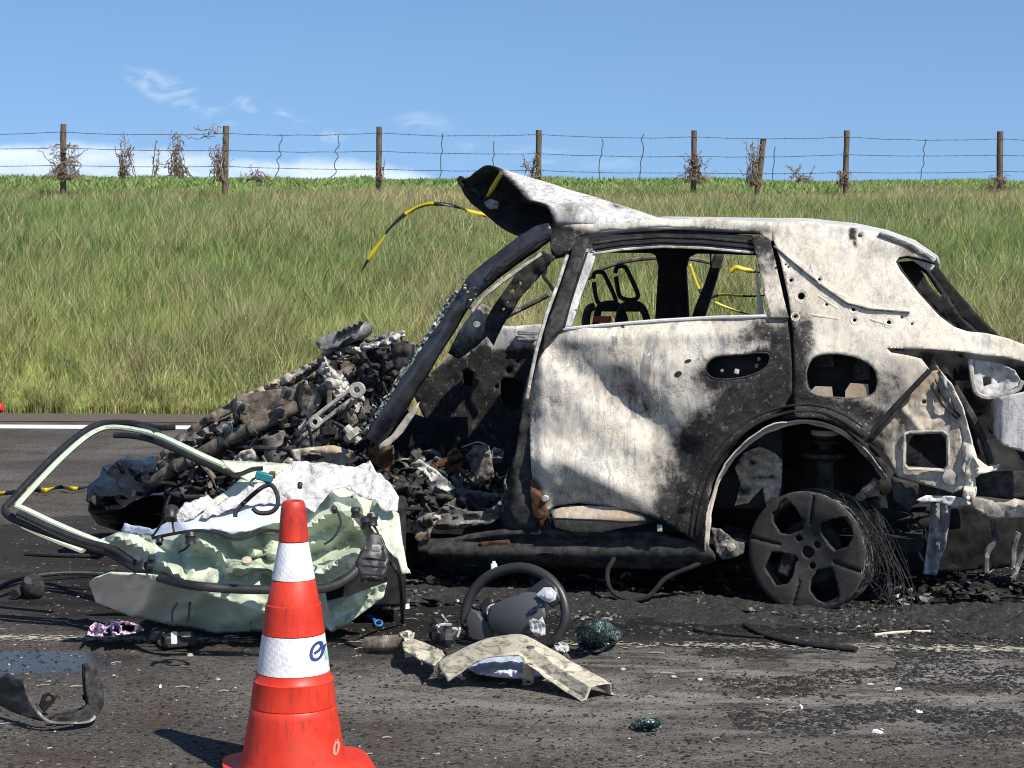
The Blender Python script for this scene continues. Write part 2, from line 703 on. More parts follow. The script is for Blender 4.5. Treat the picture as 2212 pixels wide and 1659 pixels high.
n = 540000
x, y, d = scatter(n, 0.05, 24.0, 1.45)
keep = R.rand(n) < np.clip(.35 + .9 * vnoise(x * 1.7, y * 1.1, 3), .3, 1)
x, y, d = x[keep], y[keep], d[keep]
n = len(x)
big_ = vnoise(x * .33 + 9, y * .22, 21)
midn = vnoise(x * 1.1, y * .6, 22)
fin = vnoise(x * 4, y * 2.5, 23)
h = .14 + .26 * np.clip(d / 1.6, 0, 1) + .16 * (midn - .5) - .16 * np.clip((d - 13) / 6, 0, 1)
h = h * (.35 + .55 * R.rand(n) ** 1.3 + .5 * vnoise(x * 5, y * 4, 62))
stalk = R.rand(n) < .03
h = np.where(stalk, h * 1.35, h)
w = (.006 + .006 * R.rand(n)) * (1 + .035 * d)
w = np.where(stalk, w * .7, w)
green = C3(.185, .262, .088)
lime = C3(.300, .335, .115)
dull = C3(.20, .235, .105)
straw = C3(.50, .435, .235)
brown = C3(.27, .175, .11)
t_low = np.clip(1 - d / 7.0, 0, 1)                                # lower bank: yellower
colr = green + (lime - green) * np.clip(t_low * 1.1 + (fin - .5) * .8, 0, 1)[:, None]
colr = colr + (dull - colr) * (np.clip((midn - .35) * 2, 0, 1) * .6)[:, None]
dry_p = .11 + .50 * np.clip((big_ - .42) * 2.6, 0, 1) + .20 * np.clip((midn - .55) * 3, 0, 1) + .10 * t_low + .30 * np.exp(-((d - 17.5) / 2.2) ** 2)
dry = R.rand(n) < dry_p
tone = np.clip(R.rand(n) * .75 + 1.1 * (vnoise(x * 9, y * 5, 61) - .35), -.25, 1.35)
colr = np.where(dry[:, None], straw * (.55 + .85 * tone[:, None]), colr * (.65 + 1.05 * tone[:, None]))
red_p = .55 * np.exp(-((d - 19.0) / 1.1) ** 2) * (vnoise(x * .5, y * .5, 31) > .45) + .03
red = R.rand(n) < red_p
colr = np.where(red[:, None], brown * (.6 + .7 * tone[:, None]), colr)
colr = np.where(stalk[:, None], straw * (.75 + .5 * tone[:, None]), colr)
g1 = blades('grass', x, y, hill_z(x, y), h, w, .55, colr.astype(np.float32), M_BLADE, 5)
tag(g1, 'tall green and straw-coloured grass covering the bank', 'grass', kind='stuff')

n = 150000
x, y, d = scatter(n, 20.5, 62.0, 1.0)
h = (.10 + .16 * R.rand(n)) * (.55 + .9 * vnoise(x * .8, y * .3, 41))
w = .05 + .05 * R.rand(n)
colr = C3(.27, .36, .13) * (.55 + .9 * R.rand(n)[:, None]) + C3(.03, .03, .0) * vnoise(x * .4, y * .25, 42)[:, None]
g2 = blades('crop', x, y, hill_z(x, y), h, w, .6, colr.astype(np.float32), M_BLADE, 6)
tag(g2, 'low bright green crop on the field beyond the fence', 'crop', kind='stuff')

# ---------------------------------------------------------------- fence on the crest
m = MT('fence_wood')
gx = m.noise(3, 6, .7, vec=m.mp(m.co(), (14, 14, 1.2)))
m.set(Base_Color=m.mix(m.ramp(gx, .3, .7), (.055, .040, .028), (.17, .125, .085)), Roughness=.9)
m.bump(gx, .7, .01)
M_POST = m.m
m = MT('fence_wire_metal')
m.set(Base_Color=(.10, .10, .105), Roughness=.6, Metallic=.3)
M_WIRE = m.m


def fence_Y(u):
    Y = 37.0
    for _ in range(4):
        Y = 36.9 + ROAD_SLOPE * (u - CU) * Y / FOC
    return Y


FENCE = empty('fence', (0, 36.9, 2.7))
tag(FENCE, 'weathered wooden post and barbed wire fence along the top of the bank', 'fence')
posts = [(137, 137, 268), (485, 489, 272), (818, 819, 274), (1162, 1164, 281), (1497, 1500, 282), (1632, 1649, 300), (1826, 1829, 282), (2159, 2160, 284),
         (2490, 2492, 288), (-210, -212, 268), (-552, -553, 266), (-905, -903, 270), (2830, 2829, 290), (3165, 3168, 292)]
for i, (ub, ut, vt) in enumerate(posts):
    Y = fence_Y(ub)
    b = P(ub, 400, Y)
    b.z = float(hill_z(np.array(b.x), np.array(b.y))) - .15
    t = P(ut, vt, Y)
    mb = MB()
    rw = .058 + .006 * rnd.random()
    rings = []
    for k in range(7):
        f = k / 6
        c_ = b.lerp(t, f) + Vector((rnd.uniform(-.006, .006), rnd.uniform(-.006, .006), 0))
        rings.append(c_)
    mb.tube([p - FENCE.location for p in rings], [rw * (1 + rnd.uniform(-.05, .05)) for _ in rings], 8)
    mb.build('post', M_POST, FENCE, sharp=50)
wire_v = {-1300: (284, 318, 355), -905: (283, 318, 356), -552: (281, 317, 354), -210: (284, 318, 355), 137: (285, 319, 357), 487: (287.6, 325, 359), 818: (287, 326.5, 365), 1163: (290.5, 332, 368), 1500: (295.5, 338, 373),
          1828: (295.5, 334, 372), 2160: (299.6, 335, 370), 2490: (302, 337, 372), 2830: (304, 340, 374), 3165: (306, 342, 376), 3700: (308, 344, 378)}
ks = sorted(wire_v)
for s in range(3):
    pts = []
    for a_, b_ in zip(ks, ks[1:]):
        for j in range(8):
            f = j / 8
            u = lerp(a_, b_, f)
            v = lerp(wire_v[a_][s], wire_v[b_][s], f) + 4 * f * (1 - f) * (5.5 if s == 0 else 3.0) * rnd.uniform(.7, 1.1)
            pts.append(P(u, v, fence_Y(u) - .06) - FENCE.location)
    mb = MB()
    mb.tube(pts, .0062, 5)
    for a_, b_ in zip(pts, pts[1:]):          # barbs
        L_ = (b_ - a_).length
        for q in range(int(L_ / .13)):
            c_ = a_.lerp(b_, (q + .5) / max(1, int(L_ / .13)))
            w_ = Vector((rnd.uniform(-.01, .01), 0, .022))
            mb.tube([c_ - w_ * .8, c_ + w_ * .8], .0042, 3)
    mb.build('wire', M_WIRE, FENCE)
for (u, v0, v1, wob) in ((603, 290, 379, 5), (725, 292, 383, 6), (953, 288, 385, 3), (1065, 305, 385, 3), (1297, 300, 388, 4), (1387, 290, 388, 3), (1800 - 130, 318, 388, 3), (1995, 300, 388, 4)):
    pts = []
    for k in range(9):
        f = k / 8
        pts.append(P(u + rnd.uniform(-wob, wob) - wob * 1.5 * (f - .5), lerp(v0, v1, f), fence_Y(u) - .08) - FENCE.location)
    MB().tube(spline(pts, 3), .010, 5).build('dropper', M_WIRE, FENCE)

# ---------------------------------------------------------------- dry vines on the fence
m = MT('dry_vine')
a = m.noise(20, 3)
m.set(Base_Color=m.mix(a, (.10, .07, .05), (.30, .22, .16)), Roughness=.9)
M_VINE = m.m
m = MT('vine_leaf')
m.set(Base_Color=(.07, .085, .03), Roughness=.8)
M_VLEAF = m.m


def vine(u, v_top, v_bot, half, ntw, label, spire=0.0, seed=1, leafy=.3, group=None):
    r = random.Random(seed)
    Y = fence_Y(u) - .1
    root = P(u, 400, Y)
    root.z = float(hill_z(np.array(root.x), np.array(root.y)))
    e = empty('dry_vine', root)
    tag(e, label, 'vine', group)
    mb, lf = MB(), MB()
    for k in range(ntw):
        f0 = r.random()
        uu = u + r.gauss(0, half * .5)
        vv = lerp(v_bot, v_top, 0 if k % 3 else f0)
        pts = []
        tx = u + r.gauss(0, half * (.25 if spire else .6))
        tv = lerp(v_bot, v_top, r.random() ** (1.6 if spire else 1.0))
        n = 9
        for j in range(n):
            f = j / (n - 1)
            wf = half * .30 * (1 - .5 * f)
            pts.append(P(lerp(uu, tx, f) + r.gauss(0, wf * .4), lerp(vv, tv, f) + r.gauss(0, 3.0), Y + r.uniform(-.12, .12)) - root)
        mb.tube(spline(pts, 2), [.008 * (1 - .6 * i / (2 * n)) + .002 for i in range(2 * (n - 1) + 1)], 4)
        for q in pts[2:]:
            if r.random() < .9:
                w_ = Vector((r.uniform(-.06, .06), r.uniform(-.04, .04), r.uniform(-.06, .06)))
                mb.tube([q, q + w_ * .6 + Vector((0, 0, .02)), q + w_], .0045, 3)
            if r.random() < leafy:
                a_ = q + Vector((r.uniform(-.05, .05), r.uniform(-.05, .05), r.uniform(-.05, .05)))
                d_ = Vector((r.uniform(-1, 1), r.uniform(-1, 1), r.uniform(-1, .3))).normalized() * r.uniform(.02, .05)
                s_ = d_.orthogonal().normalized() * .012
                lf.add([a_, a_ + d_ * .5 + s_, a_ + d_, a_ + d_ * .5 - s_], [(0, 1, 2, 3)])
    mb.build('twigs', M_VINE, e)
    if lf.v: lf.build('leaves', M_VLEAF if leafy > .5 else M_VINE, e, smooth=False)


VG = 'dry vines climbing the fence'
vine(140, 308, 386, 42, 46, 'wide tangle of dry vine round the leftmost fence post', seed=2, group=VG)
vine(270, 284, 380, 24, 34, 'dry vine spire left of the tallest vine between the two leftmost posts', spire=1, seed=3, leafy=.5, group=VG)
vine(382, 284, 380, 28, 44, 'thickest dry vine spire just left of the second fence post', spire=1, seed=4, leafy=.6, group=VG)
vine(474, 312, 390, 22, 34, 'dry vine hugging the left side of the second fence post', seed=5, group=VG)
vine(336, 285, 378, 10, 9, 'thin bare vine stem between two vine spires', seed=6, leafy=.1, group=VG)
vine(1500, 322, 392, 30, 40, 'dry vine tangle round the post behind the roof of the wreck', seed=7, group=VG)
vine(1628, 300, 400, 18, 30, 'dry vine climbing the short leaning fence post', seed=8, leafy=.6, group=VG)
vine(1722, 352, 392, 34, 12, 'sparse leafy sprig right of the short leaning post', seed=9, leafy=.8, group=VG)
vine(1822, 368, 400, 16, 18, 'low dry scrub at the foot of the second post from the right', seed=10, group=VG)
vine(1150, 325, 388, 22, 16, 'wispy vine beside the post above the peeled roof', seed=11, group=VG)
vine(820, 345, 395, 10, 12, 'small vine at the foot of the third fence post', seed=12, group=VG)
vine(2162, 380, 420, 26, 24, 'low weeds at the foot of the rightmost fence post', seed=13, leafy=.9, group=VG)
vine(560, 355, 392, 26, 12, 'faint weeds right of the second fence post', seed=14, leafy=.7, group=VG)
vine(445, 275, 300, 40, 5, 'arching vine runner above the top wire left of the second post', seed=15, leafy=.1, group=VG)
# ================================================================ TRAFFIC CONE
m = MT('cone_plastic')
a = m.noise(9, 6, .65)
b = m.noise(5, 5, .7, vec=m.mp(m.co(), (16, 16, 1.3)))
scr = m.ramp(m.noise(7, 5, .8, vec=m.mp(m.co(), (3, 3, 9))), .62, .72)
c = m.mix(m.ramp(a, .3, .75), (.52, .026, .011), (.63, .044, .018))
c = m.mix(m.math('MULTIPLY', m.ramp(b, .52, .68), .70), c, (.16, .03, .02))
c = m.mix(m.math('MULTIPLY', scr, .6), c, (.30, .05, .035))
topd = m.n('ShaderNodeSeparateXYZ')
m.put(topd.inputs[0], m.co())
dirt = m.math('MULTIPLY', m.ramp(topd.outputs[2], .66, .76), m.ramp(m.noise(14, 6, .7), .42, .62))
grm = m.ramp(m.noise(3.0, 6, .75), .48, .70)
c = m.mix(m.math('MULTIPLY', grm, .55), c, (.26, .06, .045))
c = m.mix(m.math('MULTIPLY', dirt, .7), c, (.09, .03, .03))
m.set(Base_Color=c, Roughness=m.ramp(a, .3, .7, .38, .55), Specular_IOR_Level=.4)
m.bump(m.math('ADD', a, m.math('MULTIPLY', b, .4)), .12, .01)
M_CONE = m.m
m = MT('cone_reflector')
sp = m.n('ShaderNodeSeparateXYZ')
m.put(sp.inputs[0], m.co())
ang = m.math('ARCTAN2', sp.outputs[1], sp.outputs[0])
cb = m.n('ShaderNodeCombineXYZ')
m.put(cb.inputs[0], m.math('MULTIPLY', ang, 4.6))
m.put(cb.inputs[1], m.math('ADD', m.math('MULTIPLY', sp.outputs[2], 34.0), m.math('MULTIPLY', ang, 1.5)))
br = m.n('ShaderNodeTexBrick')
m.put(br.inputs['Vector'], cb.outputs[0])
br.inputs['Scale'].default_value = 1.0
br.inputs['Mortar Size'].default_value = .10
br.inputs['Mortar Smooth'].default_value = .6
br.inputs['Brick Width'].default_value = .8
br.inputs['Row Height'].default_value = .55
br.inputs['Color1'].default_value = (.72, .73, .74, 1)
br.inputs['Color2'].default_value = (.62, .63, .65, 1)
br.inputs['Mortar'].default_value = (.86, .86, .86, 1)
d = m.noise(11, 6, .7)
st = m.ramp(m.noise(4, 4, .7, vec=m.mp(m.co(), (26, 26, 1))), .62, .72)
c = m.mix(m.math('MULTIPLY', m.ramp(d, .45, .66), .65), br.outputs[0], (.45, .45, .46))
c = m.mix(m.math('MULTIPLY', st, .5), c, (.30, .27, .25))
m.set(Base_Color=c, Roughness=.4)
M_REFL = m.m
m = MT('cone_logo_blue')
m.set(Base_Color=(.035, .045, .16), Roughness=.5)
M_LOGO = m.m
m = MT('cone_logo_pale')
m.set(Base_Color=(.50, .24, .20), Roughness=.6)
M_LOGO2 = m.m
m = MT('cone_logo_green')
m.set(Base_Color=(.35, .55, .42), Roughness=.6)
M_LOGO3 = m.m

CY = 5.30
CS = FOC / CY
c0 = P(634, 1677, CY)
c0.z = 0
cone = empty('traffic_cone', c0)
tag(cone, 'red traffic cone with two white reflective bands standing in front of the wreck', 'cone')
zc = lambda v: (1677 - v) / CS


def cone_r(z):
    return float(np.interp(z, [.033, .206, .283, .304, .415, .494, .566, .675, .79], [.151, .1225, .1135, .1045, .0895, .0775, .0628, .0425, .0335]))


prof = []
for (z, dr) in [(.028, .010), (.036, .002)] + [(lerp(.045, .204, k / 8), 0) for k in range(9)] + [(.207, -.002), (.210, 0), (.274, 0), (.280, .001), (.2835, -.003), (.302, -.001),
               (.303, -.0025), (.413, -.0025), (.4145, 0), (.45, 0), (.488, .0015), (.4955, .0015), (.497, -.0015), (.565, -.0015), (.567, -.003), (.674, -.003), (.676, 0), (.72, .0005), (.765, .001), (.780, -.001), (.788, -.005), (.790, -.010), (.786, -.014), (.76, -.014)]:
    prof.append((cone_r(z) + dr, z))
mb = MB()
mb.lathe(prof, n=64)
mb.build('body', M_CONE, cone, sharp=35)


def band(z0, z1):
    mb = MB()
    mb.lathe([(cone_r(lerp(z0, z1, k / 6)) - .0005, lerp(z0, z1, k / 6)) for k in range(7)], n=64)
    return mb.build('reflective_band', M_REFL, cone)


band(.568, .673)
band(.305, .412)
# square foot with rounded corners and lugs
mb = MB()
poly = []
for k in range(64):
    w = 2 * math.pi * k / 64
    cx, sy = math.cos(w), math.sin(w)
    rr = .215 / (abs(cx) ** 5 + abs(sy) ** 5) ** .2
    poly.append((rr * cx, rr * sy))
ro = Matrix.Rotation(math.radians(14), 3, 'Z')
poly = [(p[0] + .018, p[1]) for p in poly]
lo = [ro @ Vector((p[0], p[1], .0)) for p in poly]
hi = [ro @ Vector((p[0] * .985, p[1] * .985, .024)) for p in poly]
inn = [ro @ Vector((p[0] * .70, p[1] * .70, .030)) for p in poly]
k = len(poly)
mb.add(lo + hi + inn, [(i, (i + 1) % k, (i + 1) % k + k, i + k) for i in range(k)] + [(i + k, (i + 1) % k + k, (i + 1) % k + 2 * k, i + 2 * k) for i in range(k)]
       + [tuple(range(2 * k, 3 * k)), tuple(range(k))[::-1]])
mb.build('foot', M_CONE, cone, sharp=50)


def on_cone(u, v, off=.0012):
    z = zc(v)
    r_ = cone_r(z) + off
    x = (u - 634) / CS
    x = max(-r_ * .999, min(r_ * .999, x))
    return Vector((x, -math.sqrt(r_ * r_ - x * x), z))


def ribbon_on_cone(name, pts, width, mat, closed=False, off=.0012):
    pts = spline([Vector((p[0], p[1], 0)) for p in pts], 8, closed)
    vs, fs = [], []
    n = len(pts)
    for i, p in enumerate(pts):
        t = (pts[(i + 1) % n] - pts[i - 1]) if closed else (pts[min(i + 1, n - 1)] - pts[max(i - 1, 0)])
        t.normalize()
        w = width(i / (n - 1)) if callable(width) else width
        q = Vector((-t.y, t.x, 0)) * w / 2
        vs += [on_cone(p.x + q.x, p.y + q.y, off), on_cone(p.x - q.x, p.y - q.y, off)]
    for i in range(n if closed else n - 1):
        j = (i + 1) % n
        fs.append((2 * i, 2 * i + 1, 2 * j + 1, 2 * j))
    return mesh_ob(name, vs, fs, mat, cone)


cu = lambda zx: (800 + .6774 * zx) / 1.8228
cv = lambda zy: (1900 + .6774 * zy) / 1.8228
ribbon_on_cone('logo', [(cu(a_), cv(b_)) for a_, b_ in ((662, 962), (688, 948), (698, 925), (688, 908), (668, 912), (650, 935), (645, 968), (655, 992), (675, 998), (696, 985), (706, 955), (711, 930))], 6.0, M_LOGO)
ribbon_on_cone('logo', [(cu(a_), cv(b_)) for a_, b_ in ((717, 960), (724, 990), (730, 1022))], 6.5, M_LOGO3)
ribbon_on_cone('logo', [(cu(a_), cv(b_)) for a_, b_ in ((786, 1470), (776, 1500), (778, 1535), (790, 1540), (797, 1505), (790, 1480))], 4.0, M_LOGO2, closed=True)
# ================================================================ THE BURNT CAR
# ---- materials
def burnt_paint(name, white=(.655, .61, .52), warm=(.52, .455, .365), grey=(.21, .205, .205), flake=.5, fade=1.0):
    m = MT(name)
    co = m.co()
    large = m.noise(2.6, 5, .6)
    mid = m.noise(9, 6, .68, .5, vec=m.mp(co, (1.3, 1.3, .42)))
    fine = m.noise(42, 6, .7)
    c = m.mix(m.ramp(large, .38, .66), white, warm)
    c = m.mix(m.math('MULTIPLY', m.ramp(m.noise(5.5, 6, .7, 1.4), .52, .66), .55), c, (.36, .365, .39))
    c = m.mix(m.math('MULTIPLY', m.ramp(m.noise(7.0, 6, .7, 1.0), .58, .70), .45), c, (.40, .31, .23))
    c = m.mix(m.math('MULTIPLY', m.ramp(mid, .46, .68), m.math('ADD', m.math('MULTIPLY', m.attr('grime'), .85), .15)), c, grey)
    # crazed paint: worm-like outlines round flakes
    wv = m.mix(.035, co, m.noise(14, 3, .6, color=True), 'LINEAR_LIGHT')
    cell = m.vor(46, 'DISTANCE_TO_EDGE', wv)
    line = m.ramp(cell, .11, .02)
    lmask = m.ramp(m.noise(4.2, 4, .6), .42, .60)
    c = m.mix(m.math('MULTIPLY', m.math('MULTIPLY', m.math('MULTIPLY', line, lmask), m.attr('grime')), flake), c, (.24, .23, .22))
    spec = m.ramp(m.noise(85, 4, .7), .60, .70)
    c = m.mix(m.math('MULTIPLY', spec, .5), c, (.16, .15, .14))
    c = m.mix(m.math('MULTIPLY', m.ramp(m.noise(30, 6, .75, 1.0, vec=m.mp(co, (1.2, 1.2, .6))), .50, .62), m.math('ADD', m.math('MULTIPLY', m.attr('grime'), .55), .12)), c, (.22, .21, .20))
    # runs where water and paint ran down
    gr = m.attr('grime')
    run = m.noise(3.2, 5, .65, .5, vec=m.mp(co, (15, 15, 1.0)))
    c = m.mix(m.math('MULTIPLY', m.ramp(run, .56, .62), m.math('ADD', m.math('MULTIPLY', gr, .5), .1)), c, (.68, .66, .60))
    c = m.mix(m.math('MULTIPLY', m.ramp(run, .45, .34), m.math('MULTIPLY', gr, .85)), c, (.17, .16, .15))
    # soot, with a ragged edge and pale speckles in it
    s = m.attr('soot')
    brk = m.math('ADD', m.math('MULTIPLY', m.math('SUBTRACT', m.noise(13, 7, .74, .6, vec=m.mp(co, (1.15, 1.15, .7))), .5), 1.6), m.math('MULTIPLY', m.math('SUBTRACT', fine, .5), .9))
    veil = m.math('MULTIPLY', m.ramp(m.math('ADD', s, m.math('MULTIPLY', brk, .25)), .0, .85), .78)
    c = m.mix(veil, c, (.075, .066, .058))
    sm = m.ramp(m.math('ADD', s, brk), .34, .86)
    sm = m.math('MULTIPLY', sm, m.ramp(s, .02, .16))
    dark = m.mix(m.ramp(m.noise(26, 7, .75, .8), .45, .66), (.010, .010, .0105), (.038, .035, .032))
    dark = m.mix(m.math('MULTIPLY', m.ramp(m.noise(48, 6, .78, .8), .58, .66), .75), dark, (.27, .255, .23))
    c = m.mix(m.math('MULTIPLY', sm, .97 * fade), c, dark)
    rs = m.attr('rust')
    c = m.mix(m.math('MULTIPLY', m.ramp(m.math('ADD', rs, m.math('MULTIPLY', brk, .4)), .3, .8), .85), c, (.20, .095, .035))
    m.set(Base_Color=c, Roughness=.78, Specular_IOR_Level=.25)
    h = m.math('ADD', m.math('MULTIPLY', m.math('MULTIPLY', line, lmask), -.5), m.math('ADD', m.math('MULTIPLY', fine, .4), m.math('MULTIPLY', mid, .5)))
    m.bump(h, .26, .006)
    return m.m


M_PAINT = burnt_paint('burnt_paint')
M_CREAM = burnt_paint('scorched_primer', (.52, .46, .37), (.36, .26, .17), (.13, .12, .11), .6)
M_ASHW = burnt_paint('white_ash', (.60, .60, .585), (.46, .455, .44), (.20, .20, .20), .7)


def char(name, lo, hi, scale=18, rough=.85, spec=.25, pale=None, pf=.6):
    m = MT(name)
    a = m.noise(scale, 7, .72, .4)
    b = m.noise(scale * 4, 5, .7)
    c = m.mix(m.ramp(a, .36, .66), lo, hi)
    if pale is not None:
        c = m.mix(m.math('MULTIPLY', m.ramp(m.noise(scale * .55, 7, .75, .8), pf, pf + .09), .9), c, pale)
    c = m.mix(m.math('MULTIPLY', m.ramp(b, .5, .75), .5), c, lo)
    m.set(Base_Color=c, Roughness=rough, Specular_IOR_Level=spec)
    m.bump(m.math('ADD', a, m.math('MULTIPLY', b, .5)), .28, .006)
    return m.m


M_CHAR = char('char_black', (.008, .008, .0085), (.026, .025, .025))
M_CHARG = char('char_grey', (.014, .014, .015), (.060, .058, .056), pale=(.20, .195, .18), pf=.66)
M_ASH = char('ash_grey', (.045, .042, .039), (.20, .185, .165), pale=(.52, .50, .46), pf=.56)
M_RUST = char('scorched_steel', (.050, .040, .033), (.20, .168, .138), pale=(.42, .38, .325), pf=.56)
M_BROWN = char('rusty_brown', (.035, .018, .010), (.17, .085, .045), pale=(.30, .22, .16), pf=.64)
M_BONE = char('bleached_alloy', (.20, .19, .17), (.52, .50, .45), pale=(.66, .65, .61), pf=.55)
M_ALLOY = char('dull_alloy', (.10, .10, .105), (.30, .30, .31), rough=.5, spec=.5)
M_RIM = char('rim_sooted', (.024, .0235, .023), (.040, .038, .036), scale=30, rough=.75, pale=(.11, .10, .09), pf=.68)
M_INSIDE = char('cabin_soot', (.013, .0135, .013), (.032, .034, .032), scale=9)
M_GLOSSB = char('pillar_black_paint', (.010, .011, .014), (.030, .032, .038), scale=10, rough=.22, spec=.6)
M_PLAS = char('black_plastic', (.012, .012, .013), (.025, .025, .027), scale=20, rough=.45, spec=.5)
M_RUB = char('black_rubber', (.010, .010, .011), (.022, .022, .023), scale=25, rough=.5, spec=.45)
m = MT('tinted_glass_crumbs')
vc = m.vor(90, vec=m.co())
fr = m.noise(30, 5, .7)
c = m.mix(m.ramp(vc, .15, .5), (.42, .56, .54), (.020, .045, .045))
c = m.mix(m.ramp(fr, .45, .6), c, (.015, .030, .030))
m.set(Base_Color=c, Roughness=.25, Specular_IOR_Level=.6)
m.bump(vc, .9, .008)
M_GLASS = m.m
m = MT('crazed_glass_edge')
vc = m.noise(60, 5, .8)
m.set(Base_Color=m.mix(m.ramp(vc, .42, .62), (.07, .09, .088), (.42, .49, .46)), Roughness=.3)
M_CRAZE = m.m
m = MT('red_plastic')
m.set(Base_Color=(.55, .05, .03), Roughness=.5)
M_RED = m.m

# ---- frame of reference: origin on the ground under the rear wheel, +x towards the tail, +y across the car
TH = math.radians(14)
CAR_O = G(1742, 1325)
CAR_O.z = 0.0
CAR = empty('burnt_car', CAR_O, -TH)
tag(CAR, 'burnt-out white car wreck with its front crushed and roof peeled back', 'car')
_ct, _st = math.cos(TH), math.sin(TH)


def CL(u, v, yc):
    """car-local point seen at (u, v) that lies yc metres in from the near flank"""
    d = Vector(((u - CU) / FOC, 1.0, -(v - HV) / FOC))
    o = Vector((0, 0, CAMZ)) - CAR_O
    dl = Vector((d.x * _ct - d.y * _st, d.x * _st + d.y * _ct, d.z))
    ol = Vector((o.x * _ct - o.y * _st, o.x * _st + o.y * _ct, o.z))
    t = (yc - ol.y) / dl.y
    return ol + dl * t


def flank(z):
    if z < .35: s = .05 * (.35 - z) / .2
    elif z < 1.0: s = 0.0
    else: s = .27 * (min(z - 1.0, .75) / .6) ** 1.3
    return s - .04


def CS(u, v, off=0.0):
    y = off
    for _ in range(5):
        p = CL(u, v, y)
        y = flank(p.z) + off
    return CL(u, v, y)


def pl_dist(u, v, line):
    best, side = 1e9, 1
    for a, b in zip(line, line[1:]):
        ax, ay, bx, by = a[0], a[1], b[0], b[1]
        t = max(0, min(1, ((u - ax) * (bx - ax) + (v - ay) * (by - ay)) / ((bx - ax) ** 2 + (by - ay) ** 2)))
        dx_, dy_ = u - (ax + t * (bx - ax)), v - (ay + t * (by - ay))
        d = math.hypot(dx_, dy_)
        if d < best:
            best = d
    return best


def blobs(lst):
    def f(u, v):
        s = 0.0
        for (bu, bv, ru, rv, k) in lst:
            e = ((u - bu) / ru) ** 2 + ((v - bv) / rv) ** 2
            if e < 6: s = max(s, k * math.exp(-e * .8)) if k < .99 else max(s, k * math.exp(-max(0, e - .5) * .9))
        return s
    return f


def crumple(p, amp, sc, seed=0.0):
    q = Vector((p[0] * sc + seed, p[1] * sc + seed * 1.7, p[2] * sc - seed))
    return amp * (1.2 * noise.noise(q) + .7 * (abs(noise.noise(q * 2.1)) - .3) + .35 * noise.noise(q * 4.3))


SOOT = blobs([(1650, 715, 55, 32, .8), (1700, 770, 40, 75, 1.0), (1690, 850, 70, 70, 1.0), (1600, 880, 60, 55, 1.0), (1520, 975, 62, 80, 1.0), (1475, 1090, 55, 62, 1.0),
              (1445, 1010, 40, 60, .7), (1515, 1130, 50, 70, 1.0), (1580, 812, 85, 46, .95), (1600, 745, 40, 20, .5), (1660, 790, 40, 40, 1.0), (1640, 930, 80, 30, 1.0), (1570, 1000, 50, 80, 1.0),
              (1290, 762, 75, 22, .42), (1352, 800, 70, 26, .42), (1362, 842, 36, 36, .62), (1400, 880, 26, 30, .5), (1230, 752, 28, 16, .5), (1160, 770, 13, 60, .55), (1152, 870, 8, 120, .5), (1200, 905, 40, 30, .18),
              (1150, 1060, 20, 30, .7), (1290, 1060, 100, 24, .22), (1400, 1120, 80, 26, .62), (1735, 745, 25, 80, .85), (1725, 850, 60, 70, 1.0), (1800, 905, 120, 40, 1.0), (1770, 870, 120, 24, .9), (1920, 845, 60, 70, .55), (1880, 920, 60, 40, .85),
              (1850, 880, 60, 30, .7), (1722, 800, 20, 60, .8), (1640, 500, 40, 12, .6), (1560, 486, 60, 8, .35), (1900, 545, 40, 22, .40), (1960, 545, 40, 18, .62), (1820, 500, 16, 8, .3),
              (1842, 505, 8, 14, 1.0), (1848, 528, 5, 10, .9), (2150, 745, 40, 10, .3), (1700, 700, 20, 20, .6)])
GRIME_B = blobs([(1330, 770, 130, 50, 1.0), (1400, 850, 90, 60, 1.0), (1250, 1060, 120, 30, .9), (1420, 1000, 60, 80, .8), (1560, 730, 120, 30, .7), (1180, 900, 30, 200, .45), (1800, 600, 30, 30, .35), (1930, 880, 80, 70, .8), (1900, 530, 60, 30, .5), (1730, 800, 60, 80, .8), (1300, 950, 90, 50, .35)])
GRIME = lambda u, v: max(GRIME_B(u, v), .55 if u < 1712 else .40)
RUSTF = blobs([(1160, 1062, 14, 26, .9), (1360, 850, 30, 26, .45)])
VALLEY = [(1192, 742), (1245, 792), (1330, 850), (1400, 910), (1470, 985)]
RIDGE = [(1150, 995), (1235, 1003), (1290, 1035), (1350, 1075), (1420, 1105)]
BELT = [(1200, 735), (1350, 728), (1500, 722), (1700, 720)]
CREASE = [(1672, 532), (1720, 572), (1780, 620), (1830, 655), (1880, 668), (1965, 675)]


def side_skin(u, v, off=0.0):
    """outer flank with its dents; + is outwards"""
    d = 0.0
    if u < 1712 and v > 700:
        d -= .050 * math.exp(-(pl_dist(u, v, VALLEY) / 42) ** 2)
        d += .040 * math.exp(-(pl_dist(u, v, RIDGE) / 36) ** 2)
        d += .012 * math.exp(-(pl_dist(u, v, BELT) / 16) ** 2)
        d -= .035 * sstep(1040, 1100, v) * sstep(1450, 1300, u)
        d -= .030 * sstep(1175, 1148, u)
    if u > 1712:
        k = pl_dist(u, v, CREASE)
        d += .010 * (1 - sstep(0, 10, k))
        d += .018 * math.exp(-(pl_dist(u, v, [(1716, 905), (1790, 900), (1850, 930)]) / 18) ** 2)
    arch = math.hypot(u - 1735, (v - 1165) * 1.0)
    d += .022 * math.exp(-((arch - 262) / 16) ** 2) * (1 if v < 1100 else .6) - .012 * math.exp(-((arch - 232) / 10) ** 2)
    p = CS(u, v, off - d)
    w = crumple((p.x, 0, p.z), .0075, 5.5, 3.0) + crumple((p.x, 0, p.z), .0030, 17, 9.0)
    p.y -= w * sstep(600, 760, v)
    return p


